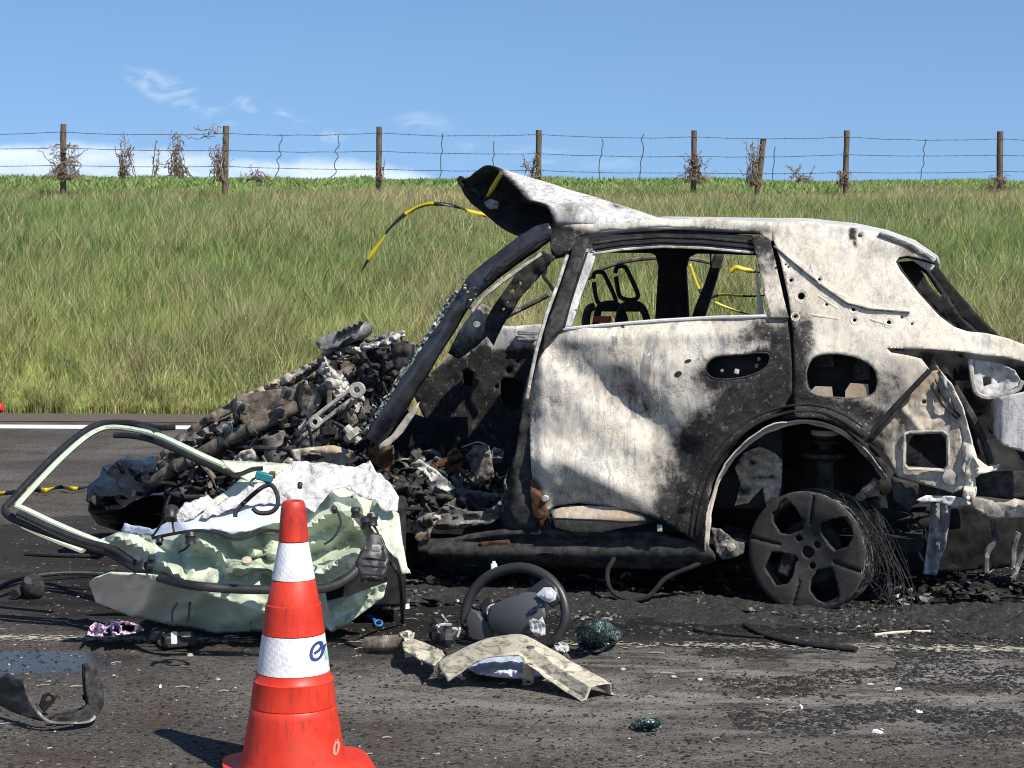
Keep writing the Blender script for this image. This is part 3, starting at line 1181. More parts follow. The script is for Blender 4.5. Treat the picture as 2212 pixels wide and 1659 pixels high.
DOOR = [(1216, 712), (1300, 704), (1420, 694), (1540, 687), (1660, 684), (1700, 688), (1706, 730), (1711, 790), (1711, 850), (1690, 885), (1650, 905), (1610, 935), (1575, 975),
        (1548, 1020), (1532, 1075), (1526, 1130), (1524, 1190), (1500, 1170), (1470, 1148), (1430, 1125), (1380, 1105), (1320, 1094), (1250, 1086), (1200, 1092), (1180, 1105),
        (1163, 1080), (1150, 1040), (1146, 980), (1145, 920), (1148, 860), (1156, 800), (1168, 762), (1188, 732)]
HANDLE = spline([Vector((a, b, 0)) for a, b in ((1526, 790), (1545, 771), (1600, 766), (1652, 762), (1663, 772), (1655, 793), (1625, 810), (1585, 818), (1545, 818), (1527, 806))], 3, True)
chip = lambda u, v, r1, r2, a=0.0: [(u + r1 * math.cos(w) * math.cos(a) - r2 * math.sin(w) * math.sin(a), v + r1 * math.cos(w) * math.sin(a) + r2 * math.sin(w) * math.cos(a)) for w in [2 * math.pi * k / 8 for k in range(8)]]
door = panel('rear_door', DOOR, M_PAINT, CAR, side_skin, holes=[HANDLE], step=7.0, thick=.006, soot=SOOT, extra={'rust': RUSTF, 'grime': GRIME})
door['label'] = 'blistered white rear door with black soot towards the wheel'
# rolled lip along the window sill and round the handle recess
MB().tube([side_skin(u, v, -.004) for u, v in ((1217, 711), (1300, 703), (1420, 693), (1540, 686), (1660, 683), (1700, 687))], .012, 8, flat=.7).build('sill_lip', M_ASHW, door)
hl = [side_skin(p[0], p[1], -.002) for p in HANDLE]
MB().tube(hl + hl[:1], .0035, 6, caps=False).build('recess_rim', M_CHARG, door)
mb = MB()
back = [CS(p[0], p[1], .10) for p in HANDLE]
mb.add([CS(p[0], p[1], .005) for p in HANDLE] + back, [(i, (i + 1) % len(HANDLE), (i + 1) % len(HANDLE) + len(HANDLE), i + len(HANDLE)) for i in range(len(HANDLE))] + [tuple(range(len(HANDLE), 2 * len(HANDLE)))])
mb.build('handle_recess', M_INSIDE, door)
for (u, v, s) in ((1592, 802, 9), (1560, 800, 6), (1635, 790, 7), (1640, 775, 6)):
    p = CS(u, v, .06)
    MB().box(p, (s * .0022, .03, s * .0024), Matrix.Rotation(rnd.uniform(-.6, .6), 3, 'Y')).build('latch_piece', M_BONE, door, bevel=.003)

# chips where the paint has burst
for (u, v, a_, b_, an) in ((1465, 808, 9, 6, -.4), (1486, 780, 8, 4, -.3), (1345, 705, 5, 3, .5)):
    poly = [side_skin(x, y, -.0035) for x, y in chip(u, v, a_, b_, an)]
    mb = MB()
    mb.prism(poly, (0, -.0012, 0))
    mb.build('paint_chip', M_CHARG, door)

QUARTER = [(1664, 484), (1740, 478), (1830, 490), (1900, 504), (1960, 526), (2005, 552), (2020, 568), (1995, 560), (1960, 553), (1942, 556), (1935, 566), (1945, 585), (1985, 635),
           (2030, 685), (2062, 708), (2090, 718), (2130, 722), (2180, 735), (2212, 748), (2250, 765), (2250, 800), (2212, 786), (2170, 775), (2120, 770), (2080, 762), (2010, 755),
           (1915, 752), (1925, 762), (1960, 768), (1990, 775), (2008, 800), (1960, 850), (1910, 905), (1866, 950), (1835, 930), (1800, 912), (1760, 903), (1716, 902), (1714, 850),
           (1716, 790), (1713, 720), (1703, 640), (1685, 560), (1664, 500)]
PORT = spline([Vector((a, b, 0)) for a, b in ((1745, 790), (1765, 768), (1810, 764), (1860, 775), (1890, 798), (1896, 830), (1885, 852), (1850, 860), (1790, 858), (1750, 846), (1741, 820))], 3, True)
holes = [PORT] + [chip(u, v, r_, r_) for (u, v, r_) in ((1731, 640, 8), (1709, 606, 4), (1770, 604, 3.5), (1718, 684, 4), (1786, 658, 3.5), (1844, 669, 4.5), (1846, 692, 4), (1920, 697, 5), (1948, 686, 3.5), (1858, 509, 5), (1697, 572, 2.5), (1703, 577, 2.5), (1970, 700, 3))]


def quarter_skin(u, v):
    p = side_skin(u, v)
    # tail wraps inwards towards the hatch
    p.y += .16 * sstep(1920, 2230, u) ** 1.5 * sstep(480, 760, v) + .0 * u
    return p


quarter = panel('quarter_panel', QUARTER, M_PAINT, CAR, quarter_skin, holes=holes, step=7.0, thick=.006, soot=SOOT, extra={'rust': RUSTF, 'grime': GRIME})
quarter['label'] = 'ash-white rear quarter panel with an open filler port'
MB().tube([quarter_skin(u, v) + Vector((0, -.004, 0)) for u, v in CREASE], .007, 6, flat=.6).build('crease_moulding', M_ASH, quarter)
MB().tube([quarter_skin(u, v) + Vector((0, -.001, 0)) for u, v in ((2008, 800), (1960, 850), (1910, 905), (1866, 950))], .012, 6).build('torn_edge', M_CHAR, quarter)
MB().tube([quarter_skin(u, v) + Vector((0, .004, 0)) for u, v in ((1716, 500), (1690, 540), (1704, 620), (1714, 700), (1717, 780), (1714, 850))][1:], .005, 6).build('door_gap', M_CHAR, quarter)
hl = [quarter_skin(p[0], p[1]) for p in PORT]
MB().tube(hl + hl[:1], .004, 6, caps=False).build('port_rim', M_ASH, quarter)
mb = MB()
n_ = len(PORT)
mb.add([p + Vector((0, .004, 0)) for p in hl] + [p + Vector((0, .16, 0)) for p in hl], [(i, (i + 1) % n_, (i + 1) % n_ + n_, i + n_) for i in range(n_)] + [tuple(range(n_, 2 * n_))])
mb.build('port_recess', M_INSIDE, quarter)
for (u, v, a_, b_) in ((1775, 848, 24, 12), (1852, 850, 26, 20), (1780, 780, 22, 14), (1862, 800, 18, 22)):
    p = CS(u, v, .09 if v < 840 else .02)
    mb = MB()
    k = [(u - a_, v + b_), (u + a_, v + b_ * .9), (u + a_ * .9, v - b_), (u - a_ * .6, v - b_ * 1.1), (u - a_, v - b_ * .3)]
    mb.prism([CL(x, y, p.y) for x, y in k], (0, .012, 0))
    mb.build('port_bracket', M_CREAM if v > 840 else M_CHARG, quarter)
for (u, v, r_) in ((1731, 640, 15), (1709, 606, 9), (1770, 604, 9), (1718, 684, 9), (1844, 669, 9), (1846, 692, 9), (1920, 697, 11)):
    pts = [quarter_skin(x, y) + Vector((0, -.002, 0)) for x, y in chip(u, v, r_, r_)]
    MB().tube(pts + pts[:1], .0035, 5, caps=False).build('stud_ring', M_PAINT, quarter)
for a_, b_ in (((1752, 570), (1760, 612)), ((1785, 625), (1830, 645)), ((1752, 680), (1812, 690)), ((1768, 640), (1810, 668)), ((1880, 690), (1925, 705))):
    MB().tube([quarter_skin(lerp(a_[0], b_[0], f), lerp(a_[1], b_[1], f)) for f in (0, .5, 1)], .006, 6).build('stamped_rib', M_PAINT, quarter)

# ---- roof side rail, window frames and pillars on the near side
S_RAIL = lambda u, v: max(SOOT(u, v), .75 * sstep(1290, 1200, u) + .35 * sstep(488, 500, v))
rail = panel('roof_rail', [(1188, 508), (1215, 488), (1300, 482), (1390, 474), (1480, 475), (1600, 477), (1668, 481), (1666, 522), (1640, 505), (1560, 495), (1450, 490), (1330, 497), (1270, 506),
                           (1247, 514), (1236, 541), (1200, 556), (1190, 535)], M_PAINT, CAR, lambda u, v: CS(u, v, -.012) + Vector((0, -.012 * math.sin((v - 470) * .12), crumple(CS(u, v), .006, 8))), step=7, soot=S_RAIL, thick=.01)
topf = panel('window_header', [(1262, 522), (1330, 506), (1450, 497), (1560, 502), (1628, 514), (1634, 546), (1600, 544), (1500, 535), (1420, 534), (1340, 541), (1285, 549), (1268, 546)],
             M_CHAR, CAR, lambda u, v: CS(u, v, .012), step=9, thick=.012)
for k, (dv, rr, mm) in enumerate(((0, .006, M_BONE), (-12, .007, M_GLOSSB), (-22, .006, M_CHARG))):
    MB().tube([CS(u, v + dv, .002) for u, v in ((1283, 548), (1345, 539), (1430, 533), (1520, 536), (1628, 546))], rr, 6).build('header_seal', mm, topf)
bstrip = panel('door_frame_front', [(1246, 512), (1272, 518), (1262, 548), (1234, 640), (1214, 710), (1192, 730), (1172, 762), (1178, 715), (1205, 640), (1228, 570)], M_CHARG, CAR, lambda u, v: CS(u, v, -.006), step=8, thick=.015)
bs2 = panel('window_channel', [(1271, 520), (1288, 548), (1279, 578), (1255, 640), (1236, 704), (1214, 712), (1234, 640), (1262, 548)], M_ASHW, CAR, lambda u, v: CS(u, v, .012), step=7, thick=.012, soot=blobs([(1275, 530, 10, 14, .8), (1240, 690, 10, 20, .4)]))
MB().tube([CS(u, v, .004) for u, v in ((1268, 545), (1250, 600), (1232, 655), (1218, 708))], .005, 6).build('channel_seal', M_CHAR, bs2)
cstrip = panel('door_frame_rear', [(1622, 510), (1664, 520), (1674, 560), (1692, 640), (1704, 688), (1664, 688), (1650, 630), (1635, 560)], M_PAINT, CAR, lambda u, v: CS(u, v, -.016), step=8, thick=.02,
               soot=lambda u, v: .55 + .4 * sstep(560, 520, v) - .3 * sstep(560, 620, v) * sstep(700, 640, v))
MB().prism([CL(u, v, .14) for u, v in ((1632, 560), (1640, 630), (1655, 688), (1636, 688), (1634, 620))], (0, .02, 0)).build('quarter_trim', M_ASHW, CAR)
# B-pillar
MB().tube([CS(u, v, .0) for u, v in ((1226, 548), (1206, 610), (1180, 680), (1160, 750), (1146, 815), (1138, 860))], .009, 6, flat=.8).build('pillar_edge', M_BONE, CAR)
bp = panel('centre_pillar', [(1226, 546), (1242, 540), (1212, 640), (1184, 715), (1170, 770), (1156, 830), (1150, 900), (1150, 980), (1160, 1060), (1186, 1108), (1192, 1156), (1086, 1156), (1078, 1100), (1096, 1050),
                             (1114, 980), (1126, 900), (1134, 840), (1147, 790), (1167, 720), (1197, 640)], M_CHARG, CAR, lambda u, v: CS(u, v, .035) + Vector((0, crumple((u * .01, v * .01, 0), .02, 1.2) + .04 * sstep(1120, 1080, u) * sstep(950, 1050, v), 0)), step=8, thick=.02)
panel('hinge_plate', [(1147, 1036), (1160, 1050), (1178, 1082), (1184, 1108), (1170, 1140), (1150, 1110), (1146, 1070)], M_BROWN, CAR, lambda u, v: CS(u, v, .01) + Vector((0, crumple((u * .02, v * .02, 0), .012, 1.5), 0)), step=6, thick=.01)
MB().lathe([(.0, -.012), (.012, -.010), (.014, 0), (.014, .02)], CS(1177, 1077, .0), 12, Matrix.Rotation(-math.pi / 2, 3, 'X')).build('bolt', M_BONE, CAR)
MB().lathe([(.0, -.012), (.015, -.010), (.018, 0), (.018, .02)], CS(1165, 1112, .0), 12, Matrix.Rotation(-math.pi / 2, 3, 'X')).build('bolt', M_BROWN, CAR)
# sill
sill = panel('sill', [(905, 1168), (1000, 1160), (1090, 1148), (1190, 1146), (1300, 1150), (1420, 1152), (1530, 1176), (1546, 1205), (1500, 1224), (1400, 1227), (1250, 1220), (1100, 1210), (960, 1202), (905, 1192)],
             M_CHARG, CAR, lambda u, v: CS(u, v, .03 + .02 * math.sin((v - 1150) * .11)) + Vector((0, crumple((u * .01, v * .02, 0), .007, 1.4), 0)), step=9, thick=.03)
panel('sill_patch', [(1035, 1172), (1100, 1166), (1106, 1190), (1040, 1192)], M_BROWN, CAR, lambda u, v: CS(u, v, .018), step=8, thick=.01)
for v0 in (1186, 1200):
    MB().tube([CS(u, v0 + (u - 960) * .018, .03) for u in range(960, 1510, 50)], .007, 6).build('sill_seam', M_CHAR, sill)
panel('sill_step', [(1190, 1104), (1215, 1096), (1270, 1092), (1330, 1096), (1385, 1110), (1412, 1126), (1380, 1134), (1340, 1140), (1300, 1149), (1240, 1149), (1200, 1138)], M_CREAM, CAR,
      lambda u, v: CS(u, v, .012 - .03 * math.exp(-((v - 1122) / 16) ** 2)), step=7, thick=.006, soot=blobs([(1400, 1125, 20, 20, .8), (1195, 1110, 8, 20, .6)]))
MB().tube([CS(u, v, -.02) for u, v in ((1190, 1120), (1240, 1122), (1300, 1124), (1350, 1128), (1390, 1126))], .004, 6).build('step_seam', M_CHAR, CAR)
MB().box(CS(1425, 1141, -.01), (.022, .01, .03)).build('clip', M_BONE, CAR, bevel=.003)
# front door sill, bent up
panel('kick_plate', [(925, 1120), (960, 1090), (1000, 1102), (1040, 1108), (1075, 1090), (1092, 1060), (1096, 1010), (1100, 1060), (1092, 1110), (1060, 1130), (1000, 1140), (945, 1145)], M_ASH, CAR,
      lambda u, v: CS(u, v, .08) + Vector((0, crumple((u * .01, v * .02, 0), .05, 1.6), 0)), step=6, thick=.006)
panel('sill_end', [(905, 1110), (925, 1085), (935, 1120), (930, 1165), (912, 1180), (895, 1150), (902, 1130)], M_RUST, CAR, lambda u, v: CS(u, v, .03) + Vector((0, crumple((u * .02, v * .02, 0), .04, 2), 0)), step=6, thick=.006)

# ---- wheel arch flange and housing
ARCH = spline([Vector((a, b, 0)) for a, b in ((1524, 1192), (1527, 1130), (1536, 1078), (1556, 1024), (1590, 976), (1640, 934), (1700, 912), (1765, 910), (1826, 936), (1878, 984), (1915, 1032))], 5)
vs, fs = [], []
for i, p in enumerate(ARCH):
    for j, (dy, k) in enumerate(((.0, 0), (.02, 1.0), (.05, 3.0), (.075, 4.0), (.08, 9.0))):
        w_ = Vector((1735 - p.x, 1180 - p.y, 0)).normalized() * k
        q = CS(p.x + w_.x, p.y + w_.y, dy - .005)
        vs.append(q + Vector((crumple(q, .006, 14, 3), crumple(q, .010, 12), crumple(q, .006, 15, 6))))
for i in range(len(ARCH) - 1):
    for j in range(4):
        fs.append((i * 5 + j, i * 5 + j + 1, (i + 1) * 5 + j + 1, (i + 1) * 5 + j))
for off_, rr_ in ((20, .010), (34, .007)):
    pts = []
    for p in ARCH[3:-8]:
        w_ = Vector((p.x - 1735, p.y - 1180, 0)).normalized() * off_
        pts.append(side_skin(p.x + w_.x, p.y + w_.y, -.002))
    MB().tube(pts, rr_, 6, flat=.7).build('arch_moulding', M_CHAR, CAR)
fl = mesh_ob('arch_flange', vs, fs, M_PAINT, CAR)
fattr(fl, 'soot', [(.10 + .55 * max(0, noise.noise(Vector((i // 5 * .35, 2.0, 0)))) if 0.05 < (i // 5) / len(ARCH) < .80 else .5) for i in range(len(vs))])
solidify(fl, .006)
HOUSE = [(1500, 1200), (1520, 1100), (1545, 1020), (1600, 950), (1680, 900), (1780, 895), (1860, 940), (1930, 1020), (1960, 1060), (1960, 1215), (1500, 1215)]
panel('wheel_housing', HOUSE, M_INSIDE, CAR, lambda u, v: CL(u, v, .55 + crumple((u * .01, v * .01, 1), .06, 1.0)), step=14, thick=.01)
vs, fs = [], []
for i, p in enumerate(ARCH):
    vs += [CS(p.x, p.y - 6, .10), CL(p.x, p.y - 14, .56)]
for i in range(len(ARCH) - 1):
    fs.append((2 * i, 2 * i + 1, 2 * i + 3, 2 * i + 2))
mesh_ob('housing_rim', vs, fs, M_CHAR, CAR)
panel('liner_scrap', [(1588, 1010), (1606, 978), (1640, 965), (1672, 978), (1690, 995), (1688, 1040), (1678, 1098), (1655, 1092), (1648, 1052), (1616, 1086), (1588, 1092), (1600, 1046)], M_CREAM, CAR,
      lambda u, v: CL(u, v, .13 + crumple((u * .03, v * .05, 0), .04, 1.5)), step=5, thick=.006, soot=blobs([(1610, 1060, 16, 14, .9), (1625, 1000, 10, 8, .8), (1650, 1030, 30, 6, .7)]))

# suspension strut behind the wheel
mb = MB()
for (v, r_) in ((932, .060), (944, .072), (956, .060), (968, .092), (976, .095)):
    pass
c_ = CL(1782, 960, .30)
mb.lathe([(.0, .07), (.055, .068), (.058, .045), (.045, .04), (.045, .025), (.062, .02), (.06, .005), (.03, 0), (.03, -.02), (.10, -.035), (.105, -.05), (.04, -.07), (.034, -.30), (.0, -.30)], c_, 20)
mb.build('spring_strut', M_CHARG, CAR)
MB().lathe([(.058, .062), (.060, .055), (.060, .045), (.056, .04)], c_ + Vector((0, 0, 0)), 20).build('strut_cap', M_CREAM, CAR)
for (a_, b_, r_, mm) in (((1868, 1062, .12), (1895, 1040, .10), .022, M_ASH), ((1855, 1075, .15), (1870, 1060, .12), .018, M_BONE), ((1780, 1100, .3), (1900, 1085, .25), .03, M_CHAR), ((1560, 1150, .25), (1720, 1180, .3), .04, M_CHAR), ((1890, 1080, .2), (1905, 1190, .25), .02, M_CHARG)):
    MB().tube([CL(*a_), CL((a_[0] + b_[0]) / 2, (a_[1] + b_[1]) / 2 + 3, (a_[2] + b_[2]) / 2), CL(*b_)], r_, 8).build('suspension_arm', mm, CAR)
tb = panel('jacking_bracket', [(1536, 1140), (1556, 1142), (1572, 1155), (1590, 1170), (1608, 1172), (1605, 1195), (1585, 1205), (1560, 1208), (1548, 1195)], M_ASH, CAR, lambda u, v: CL(u, v, .08 + crumple((u * .03, v * .03, 0), .02, 1.5)), step=6, thick=.01)
MB().lathe([(.0, -.02), (.016, -.016), (.018, 0), (.018, .01)], CL(1580, 1182, .07), 12, Matrix.Rotation(-math.pi / 2, 3, 'X')).build('bolt', M_BONE, CAR)

# ---- rear wheel: bare rim, tyre burnt off to its cords
RIMC = CL(1741, 1194, .02)
WH = bpy.data.objects.new('rear_wheel', None)
WH.location = RIMC
WH.rotation_euler = (math.radians(-3), 0, math.radians(-14))
COL.objects.link(WH)
WH.parent = CAR
RR = .250
zz = lambda l: [((x - 620) * .25 / 410 * 1000, -(y - 1065) * .25 / 410 * 1000) for x, y in l]
holes = [zz([(470, 705), (430, 735), (398, 795), (375, 805), (382, 870), (430, 948), (485, 955), (590, 910), (596, 845), (530, 750)]),
         zz([(715, 860), (800, 825), (900, 800), (935, 840), (955, 930), (918, 1000), (820, 1040), (770, 1000), (722, 930)]),
         zz([(650, 1245), (690, 1182), (805, 1152), (835, 1220), (866, 1330), (850, 1375), (770, 1400), (700, 1375), (650, 1320)]),
         zz([(370, 1078), (490, 1084), (530, 1150), (520, 1240), (490, 1288), (412, 1305), (325, 1190)])]
for (x, y) in ((555, 975), (685, 1010), (525, 1120), (655, 1155)):
    c_ = zz([(x, y)])[0]
    holes.append(chip(c_[0], c_[1], 15, 15))
holes.append(chip(0, 0, 26, 26))
circ = [(1000 * RR * math.cos(2 * math.pi * k / 72), 1000 * RR * math.sin(2 * math.pi * k / 72)) for k in range(72)]


def rim_face(x, y):
    x, y = x / 1000, y / 1000
    r_ = math.hypot(x, y)
    a_ = math.atan2(y, x)
    dish = .030 * (1 - sstep(.05, .20, r_)) + .006 * sstep(.235, .25, r_)
    g = 0
    for k in (83, 169, -14.5, 257):
        dd = abs((a_ - math.radians(k) + math.pi) % (2 * math.pi) - math.pi) * r_
        if r_ > .12: g = max(g, 1 - sstep(.003, .010, dd))
    return Vector((x, dish + .012 * g, y))


o = panel('rim_face', circ, M_RIM, WH, rim_face, holes=holes, step=9, thick=.016)
mb = MB()
rotx = Matrix.Rotation(-math.pi / 2, 3, 'X')
mb.lathe([(RR - .004, -.004), (RR + .004, .006), (RR + .002, .016), (RR - .022, .03), (RR - .026, .13), (RR - .010, .17), (RR + .002, .185), (RR - .006, .19), (RR - .034, .135), (RR - .034, .03), (RR - .01, .012)], (0, 0, 0), 72, rotx)
mb.build('rim_barrel', M_ASH, WH)
MB().lathe([(.0, .06), (.13, .06), (.135, .065), (.135, .085), (.0, .085)], (0, 0, 0), 40, rotx).build('brake_disc', M_INSIDE, WH)
MB().lathe([(.0, .04), (.055, .04), (.06, .05), (.06, .1), (.0, .1)], (0, 0, 0), 24, rotx).build('hub', M_CHAR, WH)
MB().box((-.09, .07, -.03), (.06, .07, .16), Matrix.Rotation(.3, 3, 'Y')).build('brake_caliper', M_CHARG, WH, bevel=.01)
mb = MB()
r = random.Random(5)
for k in range(42):
    a = math.radians(r.uniform(-35, 72))
    y = r.uniform(.01, .19)
    p0 = Vector((RR * math.cos(a), y, RR * math.sin(a)))
    sp = r.uniform(.05, .42)
    p3 = Vector((RR + r.gauss(.06, .05), y + r.uniform(-.08, .08), -RR + r.uniform(-.0, .02)))
    if r.random() < .35: p3 = p0 + Vector((r.uniform(.0, .12), r.uniform(-.05, .05), -r.uniform(.1, .3)))
    p3.z = max(p3.z, -RR + .004)
    p1 = p0 + Vector((.03 + .05 * r.random(), r.uniform(-.03, .03), .02))
    p2 = p3.lerp(p0, .4) + Vector((.05 + .04 * r.random(), r.uniform(-.03, .03), .0))
    mb.tube(spline([p0, p1, p2, p3], 4), .0011 + .0009 * r.random(), 3, caps=False)
for k in range(80):
    a0 = math.radians(r.uniform(30, 100))
    y = r.uniform(.005, .19)
    pts = []
    for j in range(7):
        a = a0 - math.radians(9 * j)
        rr_ = RR + .006 + .006 * r.random() + .004 * j
        pts.append(Vector((rr_ * math.cos(a), y + r.uniform(-.012, .012), rr_ * math.sin(a))))
    mb.tube(pts, .0016, 3, caps=False)
tc_ = mb.build('tyre_cords', M_CHARG, WH, smooth=False)
tc_['kind'] = 'stuff'
# ================================================================ THE BURNT CAR: tail, roof, far side, cabin, crushed front
def flat(yc, amp=.0, sc=1.0, seed=0.0):
    return lambda u, v: CL(u, v, yc + (crumple((u * .01, v * .01, 0), amp, sc, seed) if amp else 0))


# ---- exposed inner quarter behind the torn skin
inner = panel('inner_quarter', [(1866, 954), (1910, 908), (1960, 852), (2008, 803), (2030, 798), (2046, 840), (2060, 880), (2074, 930), (2084, 985), (2094, 1052), (2060, 1064), (2000, 1047), (1940, 1028),
                                (1925, 1002), (1905, 972), (1885, 960)], M_CREAM, CAR, lambda u, v: CL(u, v, .045 + crumple((u * .01, v * .01, 0), .012, 2.2) - .014 * math.exp(-(pl_dist(u, v, [(1930, 860), (1990, 930), (2000, 925), (2040, 900)]) / 7) ** 2)),
              holes=[[(1958, 942), (1964, 938), (2036, 936), (2043, 942), (2045, 1004), (2038, 1012), (1962, 1008), (1957, 1002)], chip(1996, 868, 5, 5)], step=6, thick=.006,
              soot=blobs([(1880, 965, 30, 20, 1), (1910, 1000, 22, 26, .9), (1930, 930, 30, 26, .5), (1975, 900, 20, 20, .35), (2060, 960, 8, 50, .6), (1900, 940, 40, 14, .7), (2000, 1040, 50, 8, .4)]),
              extra={'rust': blobs([(1975, 860, 40, 30, .38), (2010, 900, 24, 24, .34), (2015, 820, 16, 14, .5)])})
inner['label'] = 'cream scorched inner panel showing behind the torn quarter'
fr = [(1954, 938), (1966, 933), (2036, 931), (2048, 940), (2050, 1006), (2040, 1017), (1962, 1013), (1952, 1004)]
pts = [CL(u, v, .03) for u, v in fr]
MB().tube(pts + pts[:1], .009, 6, caps=False, flat=.6).build('vent_frame', M_BONE, inner)
MB().prism([CL(u, v, .20) for u, v in ((1950, 930), (2050, 928), (2052, 1018), (1950, 1016))], (0, .01, 0)).build('vent_back', M_CHAR, inner)
for (u, v) in ((1990, 982), (1988, 996)):
    p = CL(u, v, .12)
    MB().tube([p + Vector((-.05, .02, -.012)), p], .012, 10).build('tube_stub', M_RUST, inner)
MB().prism([CL(u, v, .13) for u, v in ((1958, 990), (1980, 985), (1986, 1008), (1958, 1010))], (0, .02, 0)).build('vent_bracket', M_RUST, inner)
MB().lathe([(.0, -.01), (.014, -.010), (.030, -.004), (.032, .006)], CL(2052, 1032, .03), 16, rotx).build('boss', M_BONE, inner)
for a_, b_ in (((2013, 835), (2068, 905)), ((2020, 820), (2074, 900)), ((2028, 840), (2040, 880))):
    MB().tube(spline([CL(a_[0], a_[1], .03), CL((a_[0] + b_[0]) / 2 - 5, (a_[1] + b_[1]) / 2 + 4, .02), CL(b_[0], b_[1], .03)], 4), .004, 5).build('wire', M_CHAR, inner)
panel('upper_inner', [(1918, 756), (1962, 758), (2012, 762), (2030, 800), (2008, 803), (1990, 778), (1960, 771), (1926, 764)], M_CREAM, CAR, flat(.06, .02, 2), step=6, soot=blobs([(2000, 775, 24, 20, .9)]))
panel('tail_column', [(2030, 798), (2056, 830), (2080, 880), (2096, 940), (2110, 990), (2135, 1008), (2160, 1002), (2152, 1016), (2118, 1024), (2106, 1032), (2110, 1062), (2100, 1088), (2080, 1072), (2086, 1000), (2070, 920), (2050, 870)],
      M_PAINT, CAR, lambda u, v: CL(u, v, .03 + crumple((u * .012, v * .006, 0), .05, 2.4)), step=6, thick=.006, soot=blobs([(2070, 900, 8, 40, .4), (2090, 1000, 10, 30, .3)]))
panel('tail_back', [(1925, 750), (2060, 752), (2260, 785), (2260, 1085), (2100, 1062), (2060, 900), (2020, 800)], M_INSIDE, CAR, flat(.40, .05, 1.2), step=16, thick=.01)
MB().tube([CL(2060, 835, .10), CL(2095, 895, .12), CL(2125, 950, .14), CL(2140, 1000, .16)], [.018, .020, .016, .016], 8).build('hatch_strut', M_CHARG, CAR)
MB().tube([CL(2030, 800, .2), CL(2090, 900, .25), CL(2120, 980, .25)], .03, 8).build('hatch_hinge_arm', M_CHAR, CAR)
tl = panel('tail_light_housing', [(2096, 776), (2130, 780), (2165, 787), (2192, 800), (2205, 822), (2196, 840), (2165, 852), (2130, 856), (2110, 846), (2102, 815)], M_ASHW, CAR,
           lambda u, v: CL(u, v, .12 + .05 * (1 - min(1, math.hypot((u - 2152) / 56, (v - 818) / 40))) + crumple((u * .03, v * .03, 0), .012, 1.2)), holes=[[(2122, 815), (2138, 813), (2142, 829), (2124, 835)]], step=5,
           soot=blobs([(2185, 815, 14, 14, .45), (2150, 795, 40, 6, .4), (2106, 800, 6, 16, .4)]))
pts = [CL(u, v, .10) for u, v in ((2096, 776), (2100, 815), (2108, 846), (2130, 858), (2165, 855), (2198, 842), (2208, 822))]
MB().tube(spline(pts, 4), .010, 6).build('housing_rim', M_BONE, tl)
panel('hatch_panel', [(2146, 872), (2150, 862), (2165, 857), (2212, 846), (2262, 832), (2262, 985), (2212, 976), (2168, 962), (2150, 935)], M_ASHW, CAR,
      lambda u, v: CL(u, v, .02 + .10 * sstep(2165, 2145, u)), step=8, thick=.02, soot=blobs([(2150, 900, 5, 40, .5)]))
panel('bumper_beam', [(2100, 1078), (2122, 1078), (2150, 1086), (2262, 1084), (2262, 1112), (2150, 1116), (2118, 1108), (2104, 1100)], M_CREAM, CAR, flat(.02, .02, 2), step=6, thick=.05, soot=blobs([(2110, 1090, 12, 12, .5), (2180, 1100, 60, 5, .35)]))
panel('rear_cross_panel', [(2104, 1020), (2262, 1015), (2262, 1075), (2180, 1078), (2104, 1070)], M_CHARG, CAR, flat(.12, .02), step=9, thick=.01)
panel('under_tray', [(1925, 1030), (2000, 1050), (2090, 1066), (2096, 1085), (2050, 1090), (1990, 1082), (1960, 1100), (1930, 1080)], M_CHARG, CAR, flat(.10, .03, 1.4), step=8, thick=.01)
panel('bent_flange', [(1978, 1080), (2000, 1070), (2060, 1072), (2098, 1078), (2096, 1090), (2060, 1094), (2020, 1084), (1990, 1086)], M_ASHW, CAR, flat(.06, .03, 2), step=6, thick=.006)
panel('hanging_bracket', [(2012, 1074), (2054, 1078), (2050, 1135), (2042, 1180), (2030, 1212), (2024, 1243), (1994, 1240), (1999, 1205), (2005, 1165), (2009, 1120)], M_ALLOY, CAR,
      lambda u, v: CL(u, v, .16 - .012 * math.cos((u - 2022) * .28)), step=6, thick=.005)
for a_ in ([(2145, 1120), (2148, 1150), (2150, 1165), (2132, 1195), (2130, 1235)], [(2200, 1150), (2190, 1180), (2188, 1225)], [(2215, 1180), (2200, 1215), (2190, 1245)]):
    MB().tube(spline([CL(u, v, .22) for u, v in a_], 4), .014, 8).build('exhaust_hanger', M_ASH, CAR)
panel('exhaust_box', [(1880, 1095), (2000, 1090), (2262, 1095), (2262, 1205), (2160, 1225), (2060, 1235), (1960, 1240), (1890, 1235)], M_CHAR, CAR, flat(.75, .03, 1.0), step=14, thick=.05)
MB().tube([CL(1870, 1110, .5), CL(1960, 1130, .5), CL(2070, 1120, .55)], .045, 10).build('axle_beam', M_CHAR, CAR)
for k in range(9):
    u0, v0 = rnd.uniform(1905, 1990), rnd.uniform(1095, 1150)
    pts = [CL(u0 + rnd.uniform(-30, 30), v0 + j * 18 + rnd.uniform(-8, 8), .4 + rnd.uniform(-.06, .06)) for j in range(5)]
    MB().tube(spline(pts, 4), .006, 5).build('cable', M_CHARG, CAR)

